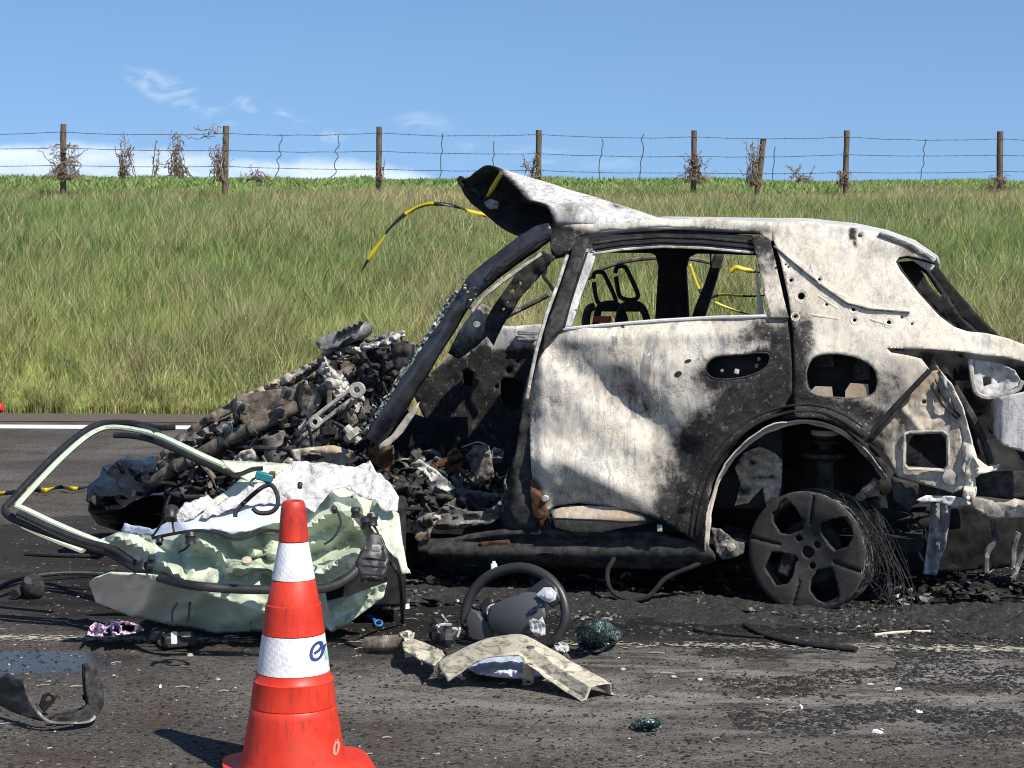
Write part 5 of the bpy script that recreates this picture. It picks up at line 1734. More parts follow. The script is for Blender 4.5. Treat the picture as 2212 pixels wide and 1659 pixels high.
m.bump(m.math('ADD', m.noise(9, 5, .6, 2.0, vec=m.mp(m.co(), (1, 2.2, 1), (0, 0, 0), (0, 0, .6))), m.math('MULTIPLY', m.noise(40, 4), .2)), .9, .03)
M_CLOTH = m.m
m = MT('blue_white_membrane')
a = m.noise(7, 5, .6, .4)
m.set(Base_Color=m.mix(m.ramp(a, .3, .7), (.38, .43, .53), (.52, .57, .66)), Roughness=.45)
m.bump(a, .5, .02)
M_MEMB = m.m
m = MT('teal_plastic')
m.set(Base_Color=(.015, .16, .20), Roughness=.4)
M_TEAL = m.m
m = MT('blue_plastic')
m.set(Base_Color=(.05, .22, .55), Roughness=.4)
M_BLUE = m.m

GD_O = G(560, 1300)
GD = empty('green_door', GD_O)
tag(GD, 'crushed pale green car door with bare window frame lying before the wreck', 'car door')
DOORC = [(250, 1190, 330, 1230), ]


def dz_of(u, v):
    a = .275 + (1250 - v) * .00150
    b = .43 + (1120 - v) * .00165
    return lerp(b, a, sstep(220, 420, u))


def ridge(u, v, amp, sc, seed=0.0):
    q = Vector((u * .01 * sc + seed, v * .013 * sc - seed, seed))
    a = noise.noise(q)
    b = noise.noise(q * 2.3 + Vector((5, 2, 1)))
    return amp * ((.5 - abs(a)) * 1.4 + .5 * (.4 - abs(b)) + .25 * noise.noise(q * 5))


def DPT(u, v, dz=0.0, amp=0.0, sc=1.0, seed=0.0):
    p = G(u, v, dz_of(u, v) + dz)
    if amp:
        p = p + Vector((0, -.45, 1)) * ridge(u, v, amp, sc, seed)
    return p - GD_O


CREASES = [([(300, 1180), (360, 1200), (440, 1210), (520, 1204)], -.035, 26), ([(420, 1160), (470, 1196), (520, 1236)], .030, 22), ([(560, 1150), (572, 1200), (580, 1262)], -.030, 18), ([(500, 1236), (560, 1228), (600, 1240)], .028, 16),
           ([(640, 1150), (700, 1120), (760, 1100)], .032, 26), ([(650, 1210), (720, 1190), (800, 1150)], -.040, 24), ([(700, 1060), (740, 1110), (790, 1160)], .022, 18), ([(250, 1160), (330, 1196), (380, 1240)], .026, 20), ([(620, 1240), (700, 1236), (770, 1200)], .030, 18),
           ([(440, 1110), (500, 1130), (600, 1130)], .024, 22), ([(390, 1176), (400, 1240)], -.018, 14), ([(480, 1160), (500, 1210)], -.02, 12), ([(545, 1196), (600, 1200)], .02, 12), ([(820, 1090), (850, 1180)], .03, 16)]


def creases(u, v):
    return sum((a if a > 0 else a * .45) * max(0.0, 1 - pl_dist(u, v, l) / w) for l, a, w in CREASES)


panel('inner_panel', [(200, 1176), (255, 1152), (330, 1152), (420, 1108), (480, 1068), (528, 1030), (484, 1012), (478, 998), (560, 1003), (700, 1004), (780, 1028), (838, 1078), (862, 1120), (868, 1176), (852, 1196), (806, 1178), (772, 1230),
                      (700, 1262), (600, 1270), (500, 1266), (400, 1256), (330, 1236), (270, 1210)], M_GREEN, GD, lambda u, v: DPT(u, v, 0.85 * creases(u, v), .012, .7, 2.0), step=9, jitter=.25, thick=.004, sharp=16,
      holes=[chip(492, 1162, 12, 3.0, .35), chip(524, 1145, 4, 3), chip(420, 1150, 3, 3), chip(545, 1212, 3, 2), chip(760, 1076, 3, 3)])
panel('panel_shelf', [(478, 998), (512, 1000), (600, 1004), (640, 1006), (640, 1022), (580, 1030), (540, 1045), (500, 1020)], M_GREEN, GD, lambda u, v: DPT(u, v, .02, .008, 1.5, 6.0), step=6, thick=.004)
panel('lower_flange', [(380, 1256), (440, 1264), (520, 1272), (600, 1278), (602, 1334), (570, 1326), (520, 1306), (460, 1288), (410, 1270)], M_GREEN, GD, lambda u, v: P(u, v, 6.78 + ridge(u, v, .03, 1.4, 7)) - GD_O, step=6, thick=.004)
panel('pillar_flange', [(790, 1130), (812, 1094), (838, 1080), (862, 1118), (870, 1176), (880, 1232), (888, 1246), (868, 1244), (858, 1210), (846, 1200), (830, 1190)], M_GREEN, GD, lambda u, v: DPT(u, v, .025, .020, 2.2, 9.0), step=5, thick=.004)
o = panel('outer_skin', [(192, 1260), (206, 1300), (280, 1330), (380, 1352), (470, 1368), (560, 1364), (640, 1362), (720, 1362), (700, 1270), (606, 1272), (500, 1262), (400, 1250), (320, 1240), (240, 1236), (205, 1248)], M_GREEN, GD,
          lambda u, v: G(u, v, max(.006, .295 * max(0, 1 - (v - 1236) / 136) + ridge(u, v, .010, .8, 4))) - GD_O, step=8, thick=.004)
panel('skin_corner', [(700, 1300), (760, 1285), (800, 1270), (836, 1258), (828, 1290), (790, 1318), (752, 1346), (716, 1366), (702, 1350)], M_GREEN, GD, lambda u, v: G(u, v, .02 + .20 * max(0, 1 - (v - 1255) / 112) + ridge(u, v, .012, 1.6, 8)) - GD_O, step=6, thick=.005)
panel('membrane_back', [(690, 1268), (760, 1235), (800, 1190), (840, 1185), (842, 1256), (800, 1272), (720, 1310), (690, 1330)], M_PLAS, GD, lambda u, v: G(u, v, .20 * (1 - sstep(1180, 1330, v)) + .02) - GD_O, step=9, thick=.004)
panel('fold_flap', [(752, 1300), (770, 1296), (784, 1300), (770, 1330), (748, 1345)], M_ASHW, GD, lambda u, v: G(u, v, .10 * (1 - sstep(1255, 1370, v)) + .06) - GD_O, step=6, thick=.004)
MB().lathe([(.0, .012), (.014, .01), (.018, 0)], G(722, 1350, .05) - GD_O, 12, Matrix.Rotation(.8, 3, 'X')).build('rivet', M_BONE, GD)
# window frame: green channel, rubber outside, rubber inside
FRAME = [(486, 1006), (440, 986), (390, 962), (340, 940), (290, 928), (245, 923), (215, 928), (180, 948), (130, 992), (80, 1044), (36, 1092)]
FLOW = [(36, 1092), (60, 1102), (110, 1126), (170, 1152), (235, 1178)]
for nm, mat, off, rad, fl_ in (('window_frame', M_GREEN, 0, .019, .6),):
    pts = spline([DPT(u, v, .012) for u, v in FRAME], 5)
    MB().tube(pts, rad, 8, flat=fl_).build(nm, mat, GD)
    pts = spline([DPT(u, v, .014) for u, v in FLOW], 5)
    MB().tube(pts, .019, 8, flat=.5).build('window_frame', mat, GD)
out_f = [(520, 1030), (480, 1012), (436, 992), (386, 968), (340, 952), (290, 941)]
pts = spline([DPT(u, v, .0) for u, v in [(535, 1038), (500, 1024), (440, 1000), (386, 975), (336, 953), (290, 942), (247, 940)]], 5)
MB().tube(pts, .013, 8).build('glass_run_seal', M_RUB, GD)
pts = spline([DPT(u, v, .035 * sstep(280, 420, u)) for u, v in [(340, 934), (290, 918), (245, 913), (208, 918), (170, 940), (118, 984), (66, 1036), (22, 1084), (10, 1100), (22, 1116), (60, 1134), (120, 1156), (180, 1176), (236, 1194), (280, 1220), (320, 1240), (400, 1262), (500, 1272), (600, 1274), (690, 1272), (740, 1256), (780, 1220), (800, 1186), (818, 1168)]], 6)
MB().tube(pts, [.017] * len(pts), 8, flat=.8).build('weather_seal', M_RUB, GD)
pts = spline([DPT(u, v, .004) for u, v in [(246, 912), (290, 914), (345, 924), (378, 922)]], 4)
MB().tube(pts, .012, 6).build('loose_seal', M_RUB, GD)
pts = spline([DPT(u, v, -.03) for u, v in [(26, 1120), (60, 1140), (110, 1162), (180, 1190)]], 5)
MB().tube(pts, .022, 6, flat=.45).build('sill_moulding', M_GREEN, GD)
pts = spline([DPT(u, v, .02) for u, v in [(40, 1108), (110, 1140), (180, 1168), (245, 1186), (290, 1215)]], 5)
MB().tube(pts, .020, 8, flat=.6).build('belt_seal', M_RUB, GD)
# membrane and airbag
panel('membrane', [(262, 1146), (270, 1132), (300, 1142), (330, 1150), (390, 1118), (470, 1098), (560, 1084), (612, 1078), (612, 1134), (570, 1142), (530, 1156), (500, 1158), (460, 1146), (420, 1148), (380, 1158), (340, 1166), (300, 1160)], M_MEMB, GD,
      lambda u, v: DPT(u, v, .03, .016, 1.1, 12.0), step=6, thick=.002, sharp=80)
MB().tube(spline([DPT(u, v, .055) for u, v in ((330, 1162), (380, 1152), (430, 1146), (470, 1152), (505, 1164), (530, 1162), (570, 1146), (606, 1148))], 5), .006, 6).build('membrane_sealant', M_RUB, GD)
cloth = panel('airbag', [(430, 1124), (470, 1092), (520, 1072), (566, 1056), (614, 1020), (632, 1006), (700, 1012), (770, 1018), (800, 1008), (815, 1032), (838, 1050), (862, 1082), (858, 1112), (836, 1116), (812, 1092), (780, 1080), (742, 1062), (710, 1078), (680, 1110),
                         (650, 1102), (610, 1094), (560, 1096), (500, 1112), (450, 1126)], M_CLOTH, GD, lambda u, v: DPT(u, v, .032, .026, 1.3, 21.0) + Vector((0, -.3, 1)) * (ridge(u, v, .008, 3.1, 5.0) + .010 * noise.noise(Vector((u * .012 + v * .05, u * .03, 3.0)))), step=4.5, thick=.003, sharp=85)
cloth['label'] = 'crumpled white airbag cloth spilling over the door'
panel('airbag_fold', [(372, 1128), (400, 1096), (430, 1086), (450, 1080), (470, 1085), (450, 1108), (420, 1126), (390, 1136)], M_CLOTH, GD, lambda u, v: DPT(u, v, .03, .026, 2.0, 33.0), step=5, thick=.003, sharp=85)
# window regulator cable loop, plugs, clips
MB().tube(spline([DPT(u, v, .12) for u, v in ((508, 1116), (512, 1102), (540, 1074), (568, 1052), (586, 1048), (598, 1066), (600, 1090), (586, 1106), (560, 1108), (546, 1098))], 6), .008, 8).build('regulator_cable', M_RUB, GD)
MB().tube(spline([DPT(u, v, .13) for u, v in ((548, 1052), (542, 1040), (556, 1032), (570, 1038), (580, 1046))], 5), .004, 6).build('connector_lead', M_RUB, GD)
MB().box(DPT(571, 1030, .13), (.06, .03, .028), Matrix.Rotation(.25, 3, 'Y')).build('connector', M_TEAL, GD, bevel=.004)
MB().box(DPT(588, 1026, .13), (.02, .025, .024)).build('connector_end', M_BROWN, GD, bevel=.003)
MB().tube(spline([DPT(u, v, .05) for u, v in ((500, 1026), (520, 1024), (545, 1014), (568, 1012))], 4), .009, 6).build('harness', M_RUB, GD)
for (u, v, s) in ((412, 1162, 13), (370, 1108, 15), (328, 1208, 9), (325, 1226, 8), (310, 1222, 12), (790, 1128, 12), (804, 1122, 13), (768, 1106, 11), (345, 1168, 8), (648, 1048, 6), (722, 1100, 7)):
    p = DPT(u, v, .055)
    k = s * .0018
    MB().lathe([(0, k), (k * .8, k * .9), (k, .3 * k), (k * .75, -.2 * k), (k * .9, -k), (0, -k)], p, 9, Matrix.Rotation(rnd.uniform(-.8, .8), 3, 'X')).build('clip', M_PLAS, GD)
for pts in ([(370, 1114), (352, 1126), (336, 1150), (328, 1158)], [(374, 1110), (373, 1130), (376, 1150)], [(414, 1170), (400, 1186), (386, 1192)], [(806, 1134), (816, 1150), (818, 1170)], [(728, 1102), (736, 1130), (722, 1160), (700, 1176)], [(384, 1302), (372, 1322), (374, 1352)], [(410, 1300), (408, 1330), (402, 1352)]):
    MB().tube(spline([(DPT(u, v, .05) if v < 1290 else P(u, v, 7.0) - GD_O) for u, v in pts], 4), .0045, 6).build('lead', M_RUB, GD)
MB().lathe([(0, .008), (.010, .007), (.018, .004), (.020, -.006)], DPT(533, 1211, .055), 16, Matrix.Rotation(.6, 3, 'X')).build('grommet', M_CREAM, GD)
panel('mirror_base', [(770, 1226), (786, 1190), (802, 1164), (824, 1166), (838, 1190), (840, 1220), (832, 1262), (800, 1258), (782, 1262)], M_PLAS, GD, lambda u, v: DPT(u, v, .08, .02, 2, 3.0), step=7, thick=.04)
for v in (1206, 1222, 1240):
    MB().tube([DPT(782, v, .115), DPT(834, v + 4, .115)], .004, 6).build('mirror_rib', M_RUB, GD)
MB().box(DPT(812, 1184, .12), (.03, .02, .022)).build('mirror_pivot', M_BONE, GD, bevel=.004)
MB().tube(spline([G(u, v, z) - GD_O for u, v, z in ((840, 1210, .34), (858, 1236, .30), (866, 1270, .20), (868, 1310, .10), (870, 1342, .02))], 5), [.008] * 20 + [.012], 8).build('door_check_strap', M_RUB, GD)
# crushed lower box of the door, resting on the road
panel('inner_frame_edge', [(225, 1240), (300, 1232), (400, 1256), (420, 1276), (340, 1276), (260, 1262)], M_PLAS, GD, lambda u, v: G(u, v, .20 * (1 - sstep(1225, 1330, v))) - GD_O, step=8, thick=.02)
MB().box(G(520, 1310, .06) - GD_O + Vector((0, .42, 0)), (1.1, .4, .16), Matrix.Rotation(.05, 3, 'Z')).box(G(600, 1310, .2) - GD_O + Vector((.05, .75, .08)), (.75, .25, .42), Matrix.Rotation(.08, 3, 'Z')).build('door_core', M_CHAR, GD, bevel=.02)

# ================================================================ SCRAP BEHIND THE DOOR
FP = empty('battered_sheet_metal', G(365, 1140))
tag(FP, 'cream battered body panel pieces beside the black plastic sheet', 'car panel')
o0 = FP.location.copy()
panel('upper_sheet', [(308, 1066), (330, 1054), (380, 1056), (440, 1058), (500, 1060), (500, 1074), (440, 1076), (400, 1082), (350, 1072), (312, 1076)], M_CREAM, FP, lambda u, v: G(u, v, .26 + ridge(u, v, .02, 2, 3)) - o0, step=5, thick=.005)
panel('lower_sheet', [(284, 1130), (296, 1085), (330, 1080), (400, 1086), (430, 1095), (420, 1120), (380, 1140), (310, 1138)], M_CREAM, FP, lambda u, v: G(u, v, .02 + .22 * (1 - sstep(1078, 1140, v)) + ridge(u, v, .015, 2.2, 5)) - o0, step=5, thick=.005, soot=blobs([(360, 1110, 20, 14, .5), (300, 1100, 8, 14, .4)]))
MB().tube(spline([G(u, v, z) - o0 for u, v, z in ((298, 1118, .12), (330, 1110, .16), (360, 1112, .17), (385, 1118, .15))], 4), .009, 6).build('gas_strut', M_PLAS, FP)
MB().tube([G(296, 1118, .14) - o0, G(292, 1150, .02) - o0], .006, 6).build('gas_strut', M_PLAS, FP)
MB().box(G(400, 1085, .10) - o0, (.5, .4, .2)).build('panel_core', M_CHAR, FP)

m = MT('black_sheeting')
a = m.noise(5, 5, .6, .6)
m.set(Base_Color=m.mix(a, (.007, .0075, .009), (.014, .015, .018)), Roughness=.24, Specular_IOR_Level=.16)
m.bump(m.noise(5, 3, .5, .4), .3, .03)
M_SHEET = m.m
bg = empty('black_plastic_sheet', G(250, 1130))
tag(bg, 'crumpled shiny black plastic sheeting heaped against the crushed front', 'plastic sheet')
o0 = bg.location.copy()
panel('sheeting', [(186, 1082), (190, 1050), (215, 1030), (222, 1008), (250, 998), (275, 985), (300, 994), (330, 985), (352, 990), (360, 1030), (345, 1060), (310, 1075), (290, 1082), (262, 1100), (230, 1105), (205, 1092)], M_SHEET, bg,
      lambda u, v: P(u, v, 9.35 - .5 * math.sin(max(0, min(1, (v - 985) / 120)) * 1.4) + ridge(u, v, .16, 1.5, 4)) - o0, step=11, jitter=.3, thick=.003, sharp=24)
panel('sheeting_base', [(180, 1085), (230, 1100), (290, 1080), (350, 1060), (350, 1150), (280, 1165), (200, 1140), (178, 1110)], M_SHEET, bg, lambda u, v: G(u, v, max(.0, .30 * (1 - sstep(1075, 1165, v)))) - o0 + Vector((0, .12, 0)), step=8, thick=.003)

# ================================================================ CAUTION TAPE
m = MT('caution_tape')
tu = m.attr('along')
st_ = m.math('FRACT', m.math('MULTIPLY', tu, 3.4))
c = m.mix(m.math('GREATER_THAN', st_, .52), (.50, .39, .012), (.014, .013, .012))
m.set(Base_Color=c, Roughness=.4)
M_TAPE = m.m


def tape(label, pts, width, twist=0.0, seed=1):
    """pts: (u, v, Y)"""
    p3 = spline([P(*p) for p in pts], 10)
    o0 = p3[0].copy()
    r_ = random.Random(seed)
    vs, al = [], []
    s = 0.0
    ph = r_.uniform(0, 6)
    for i, p in enumerate(p3):
        t = (p3[min(i + 1, len(p3) - 1)] - p3[max(i - 1, 0)]).normalized()
        a = t.cross(Vector((0, 1, 0)))
        a = a.normalized() if a.length > 1e-4 else Vector((0, 0, 1))
        b = t.cross(a)
        w = twist * math.sin(i * .16 + ph) + .2
        q = (a * math.cos(w) + b * math.sin(w)) * width / 2 * min(1, (len(p3) - i) / 14)
        if i: s += (p - p3[i - 1]).length
        vs += [p + q - o0, p - q - o0]
        al += [s, s]
    fs = [(2 * i, 2 * i + 1, 2 * i + 3, 2 * i + 2) for i in range(len(p3) - 1)]
    o = mesh_ob('caution_tape', vs, fs, M_TAPE)
    o.location = o0
    fattr(o, 'along', al)
    solidify(o, .0008)
    tag(o, label, 'tape', 'yellow and black caution tape')
    return o


tape('caution tape blown out in an arc left of the peeled roof', [(1052, 466, 9.3), (1010, 454, 9.25), (965, 442, 9.2), (920, 442, 9.2), (880, 460, 9.2), (845, 490, 9.2), (815, 530, 9.2), (795, 562, 9.2), (780, 588, 9.2)], .020, .75, 2)
tape('strip of caution tape hanging inside the mouth of the peeled roof', [(1083, 374, 8.55), (1070, 396, 8.6), (1058, 416, 8.62), (1044, 436, 8.65)], .022, .3, 3)
tape('caution tape lying on the road left of the black sheeting', [(-30, 1070, 11.05), (40, 1062, 11.3), (70, 1056, 11.5), (100, 1060, 11.4), (130, 1052, 11.6), (160, 1056, 11.5), (200, 1050, 11.7)], .035, .5, 4)
tape('caution tape stretched across the far side seen through the door window', [(1490, 570, 10.6), (1520, 640, 10.6), (1560, 636, 10.6), (1620, 640, 10.5), (1700, 634, 10.4)], .017, .5, 5)
tape('lower strand of caution tape sagging behind the door window', [(1545, 652, 10.8), (1580, 668, 10.8), (1630, 682, 10.8), (1690, 690, 10.8)], .014, .8, 6)
tape('crumpled flag of caution tape high in the door window', [(1578, 588, 10.9), (1590, 578, 10.9), (1608, 582, 10.9), (1625, 586, 10.9), (1660, 592, 10.9)], .028, .5, 7)
# ================================================================ STEERING WHEEL
SW_O = G(1115, 1392)
SW = empty('steering_wheel', SW_O)
tag(SW, 'dark grey steering wheel leaning upright on the road among scrap', 'steering wheel')
SWY = 6.98


def SP(u, v, d=0.0):
    """point on the tilted wheel plane; d = towards the camera"""
    Y = SWY + (1390 - v) * .00042 - (u - 1117) * .0009 - d
    return P(u, v, Y) - SW_O


m = MT('wheel_leather')
a = m.noise(120, 4, .6)
m.set(Base_Color=m.mix(a, (.016, .0165, .018), (.028, .029, .031)), Roughness=.42, Specular_IOR_Level=.5)
m.bump(a, .25, .002)
M_LEA = m.m
m = MT('hub_plastic')
a = m.noise(200, 3, .6)
m.set(Base_Color=m.mix(a, (.050, .052, .058), (.062, .064, .070)), Roughness=.55)
m.bump(a, .2, .001)
M_HUB = m.m
m = MT('satin_silver')
m.set(Base_Color=(.50, .52, .56), Roughness=.35)
M_SIL = m.m
m = MT('cream_airbag')
m.set(Base_Color=(.72, .71, .69), Roughness=.8)
M_WHITE = m.m
m = MT('dark_blue_label')
m.set(Base_Color=(.012, .022, .075), Roughness=.5)
M_NAVY = m.m
ring = spline([SP(u, v) for u, v in ((1008, 1350), (1007, 1318), (1022, 1278), (1056, 1244), (1100, 1228), (1140, 1228), (1180, 1246), (1208, 1276), (1221, 1312), (1220, 1346), (1204, 1374), (1180, 1392), (1110, 1404), (1050, 1392))], 8, True)
MB().tube(ring + ring[:1], .0195, 12, caps=False).build('rim', M_LEA, SW)
for (u, v, w_) in ((1186, 1256, .026), (1216, 1340, .0245), (1010, 1340, .0245)):
    pass
def hubsheet(name, poly, mat, d, th, dome=0.0, step=6):
    cu_, cv_ = sum(p[0] for p in poly) / len(poly), sum(p[1] for p in poly) / len(poly)
    ru = max(abs(p[0] - cu_) for p in poly)
    rv = max(abs(p[1] - cv_) for p in poly)
    o = panel(name, poly, mat, SW, lambda u, v: SP(u, v, d + dome * max(0, 1 - ((u - cu_) / ru) ** 2 * .8 - ((v - cv_) / rv) ** 2 * .8)), step=step, thick=th)
    return o


hubsheet('centre_pad', [(1060, 1330), (1066, 1312), (1100, 1296), (1140, 1284), (1160, 1286), (1176, 1300), (1180, 1328), (1172, 1350), (1156, 1364), (1120, 1372), (1080, 1366), (1062, 1352)], M_HUB, .03, .04, .03)
hubsheet('spoke', [(1136, 1282), (1160, 1264), (1180, 1250), (1204, 1270), (1212, 1296), (1196, 1312), (1180, 1296), (1160, 1290)], M_LEA, .010, .03, .01)
hubsheet('spoke', [(1008, 1342), (1022, 1316), (1034, 1322), (1044, 1340), (1062, 1350), (1066, 1372), (1040, 1384), (1016, 1378)], M_HUB, .012, .03, .01)
hubsheet('switch_pad', [(1158, 1286), (1176, 1270), (1192, 1270), (1202, 1280), (1200, 1296), (1188, 1302), (1172, 1294)], M_SIL, .062, .012, .006, 4)
hubsheet('switch_face', [(1166, 1287), (1178, 1276), (1190, 1276), (1195, 1284), (1193, 1294), (1186, 1297), (1175, 1292)], M_SIL, .074, .006, .004, 4)
MB().lathe([(0, .006), (.011, .005), (.013, 0)], SP(1184, 1286, .084), 18, Matrix.Rotation(math.pi / 2, 3, 'X')).build('switch_knob', M_SIL, SW)
for k in range(2):
    hubsheet('label_stripe', [(1140 + k * 12, 1320 - k * 6), (1158 + k * 8, 1308 - k * 4), (1163 + k * 8, 1312 - k * 4), (1144 + k * 12, 1328 - k * 6)], M_NAVY, .086, .003, 0, 3)
hubsheet('thumb_recess', [(1030, 1352), (1040, 1342), (1052, 1350), (1050, 1364), (1036, 1364)], M_PLAS, .03, .006, 0, 4)
hubsheet('column_shroud', [(1040, 1310), (1056, 1292), (1070, 1296), (1066, 1330), (1050, 1345)], M_PLAS, -.03, .04, 0, 6)
MB().tube(spline([SP(*p) for p in ((1060, 1334, -.01), (1054, 1322, 0), (1058, 1312, .01), (1070, 1308, .01))], 4), .008, 6).build('airbag_lead', M_WHITE, SW)
panel('airbag_scrap', [(1142, 1342), (1152, 1336), (1164, 1340), (1172, 1332), (1178, 1352), (1178, 1372), (1160, 1376), (1146, 1362)], M_CLOTH, SW, lambda u, v: SP(u, v, .075 + ridge(u, v, .03, 4, 2)), step=3.5, thick=.003, sharp=85)
MB().box(SP(1067, 1226, .0), (.024, .02, .03)).build('switch_stalk', M_WHITE, SW, bevel=.004)
MB().box(SP(1067, 1216, .0), (.012, .014, .012)).build('switch_tip', M_WHITE, SW, bevel=.002)

# ================================================================ CREAM CROSS MEMBER IN FRONT OF IT
m = MT('cream_primer')
a = m.noise(8, 6, .7, .4)
b = m.noise(22, 6, .7, .8, vec=m.mp(m.co(), (1, 1, 2.5)))
c = m.mix(m.ramp(a, .35, .65), (.36, .33, .255), (.48, .45, .36))
c = m.mix(m.math('MULTIPLY', m.ramp(b, .46, .64), .85), c, (.10, .08, .058))
m.set(Base_Color=c, Roughness=.65)
m.bump(b, .3, .006)
M_PRIM = m.m
BR_O = G(1120, 1478)
BR = empty('cross_member', BR_O)
tag(BR, 'bent cream sheet metal cross member lying in front of the steering wheel', 'car part')


def sect(path, prof, name, mat, parent, o0, thick=.004):
    """sweep an open section (side, up) along a path of 3-D points"""
    pts = spline(path, 5)
    vs = []
    n = len(prof)
    for i, p in enumerate(pts):
        t = (pts[min(i + 1, len(pts) - 1)] - pts[max(i - 1, 0)]).normalized()
        s = t.cross(Vector((0, 0, 1))).normalized()
        q = s.cross(t)
        for a, b in prof:
            vs.append(p + s * a + q * b + Vector((0, 0, 1)) * crumple(p, .003, 20) - o0)
    fs = [(i * n + j, i * n + j + 1, (i + 1) * n + j + 1, (i + 1) * n + j) for i in range(len(pts) - 1) for j in range(n - 1)]
    o = mesh_ob(name, vs, fs, mat, parent, sharp=35)
    solidify(o, thick, 0)
    return o


hat = [(.075, -.045), (.055, -.04), (.045, .0), (.02, .004), (-.02, .004), (-.045, .0), (-.055, -.04), (-.075, -.045)]
bpath = [G(u, v, z) for u, v, z in ((948, 1438, .07), (990, 1412, .11), (1040, 1388, .15), (1090, 1378, .17), (1130, 1378, .17), (1165, 1398, .14), (1210, 1428, .10), (1255, 1455, .07), (1298, 1482, .045))]
sect(bpath, hat, 'channel', M_PRIM, BR, BR_O)
for poly, z0 in (([(946, 1432), (976, 1424), (980, 1440), (966, 1462), (944, 1462)], .07), ([(1130, 1430), (1152, 1430), (1154, 1478), (1128, 1482)], .10)):
    vt0, vb0 = poly[0][1], poly[-1][1]
    panel('mounting_leg', poly, M_PRIM, BR, lambda u, v: G(u, v, max(.004, z0 * (1 - (v - vt0) / (vb0 - vt0)) + .004)) - BR_O, step=5, thick=.004, holes=[chip((poly[-1][0] + poly[-2][0]) / 2, vb0 - 9, 4, 4)])
panel('torn_end', [(868, 1388), (890, 1380), (915, 1388), (955, 1406), (960, 1416), (938, 1440), (900, 1422), (872, 1404)], M_PRIM, BR, lambda u, v: G(u, v, .05 + ridge(u, v, .03, 2, 3)) - BR_O, step=5, thick=.005)
MB().lathe([(.006, .0), (.013, .0), (.013, .006), (.006, .006)], G(1146, 1400, .19) - BR_O, 12).build('weld_nut', M_RUST, BR)

def scrap(name, label, cat, origin, group=None):
    e = empty(name, origin)
    tag(e, label, cat, group)
    return e


# burnt tube left of it
e = scrap('burnt_pipe', 'short charred tube left of the cream cross member', 'pipe', G(835, 1395))
MB().tube([G(790, 1392, .03) - e.location, G(830, 1390, .04) - e.location, G(882, 1384, .05) - e.location], [.028, .03, .026], 10).build('tube', M_RUST, e)
panel('collar', [(862, 1368), (880, 1362), (895, 1366), (892, 1380), (875, 1384)], M_BONE, e, lambda u, v: G(u, v, .06 + ridge(u, v, .02, 4, 1)) - e.location, step=4, thick=.006)
# column switchgear lump
e = scrap('column_switchgear', 'melted black switch unit between the burnt tube and steering wheel', 'car part', G(955, 1385))
o0 = e.location.copy()
r = random.Random(3)
mb = MB()
for k in range(9):
    mb.lathe([(0, -.03), (.02, -.028), (.032, -.01), (.03, .015), (.016, .03), (0, .032)], G(955 + r.uniform(-26, 26), 1368 + r.uniform(-16, 12), .05 + r.uniform(-.01, .03)) - o0, 7, Matrix.Rotation(r.uniform(0, 3), 3, 'X'))
mb.build('housing', M_PLAS, e, sharp=30)
for k in range(5):
    a_ = G(950 + r.uniform(-20, 30), 1366 + r.uniform(-16, 10), .10) - o0
    MB().tube(spline([a_, a_ + Vector((r.uniform(-.03, .03), -.02, .03)), a_ + Vector((r.uniform(-.06, .06), -.02, .02 + r.uniform(-.03, .03)))], 4), .005, 6).build('contact_strip', M_BONE, e)
for pts in ([(935, 1305), (948, 1325), (960, 1345)], [(962, 1318), (985, 1312), (1005, 1320)], [(958, 1306), (980, 1302)]):
    MB().tube(spline([G(u, v + 30, .12) - o0 for u, v in pts], 4), .005, 6).build('lever', M_PLAS, e)
# airbag pillow under the cross member
e = scrap('airbag_pillow', 'pale blue-white deflated airbag under the cream cross member', 'airbag', G(1090, 1465))
o0 = e.location.copy()
panel('pillow', [(1004, 1440), (1020, 1425), (1060, 1415), (1120, 1418), (1170, 1430), (1200, 1440), (1180, 1458), (1130, 1466), (1070, 1462), (1030, 1456)], M_MEMB, e, lambda u, v: G(u, v, .012 + .05 * max(0, 1 - ((u - 1100) / 100) ** 2 - ((v - 1440) / 30) ** 2) + ridge(u, v, .015, 3, 2)) - o0, step=4, thick=.004, sharp=80)
e = scrap('airbag_tail', 'small white cloth scrap right of the steering wheel rim', 'airbag', G(1215, 1405))
o0 = e.location.copy()
panel('cloth', [(1196, 1392), (1212, 1386), (1228, 1394), (1230, 1406), (1216, 1412), (1200, 1404)], M_CLOTH, e, lambda u, v: G(u, v, .03 + ridge(u, v, .03, 5, 2)) - o0, step=3, thick=.003, sharp=80)


def glass_lump(label, u0, v0, w, h, seed, hz):
    e = scrap('crushed_glass', label, 'glass', G(u0, v0 + h * .5), 'crumpled pieces of green laminated glass')
    o0 = e.location.copy()
    poly = [(u0 + w / 2 * math.cos(t) * (1 + .16 * math.sin(3 * t + seed)), v0 + h / 2 * math.sin(t) * (1 + .14 * math.cos(2 * t + seed))) for t in [2 * math.pi * k / 18 for k in range(18)]]
    panel('laminated_sheet', poly, M_GLASS, e, lambda u, v: G(u, v, max(.004, 1.15 * hz * max(0, 1 - ((u - u0) / (w * .56)) ** 2) ** .5 * (1 - sstep(v0 - h * .35, v0 + h / 2, v)) + .35 * ridge(u, v, hz * .6, 2.4, seed))) - o0, step=3.5, thick=.006, sharp=85)


glass_lump('fist-sized lump of crumpled green glass right of the steering wheel', 1288, 1374, 96, 66, 2.0, .10)
glass_lump('small curled sliver of green glass alone on the road below', 1400, 1566, 66, 26, 5.0, .03)

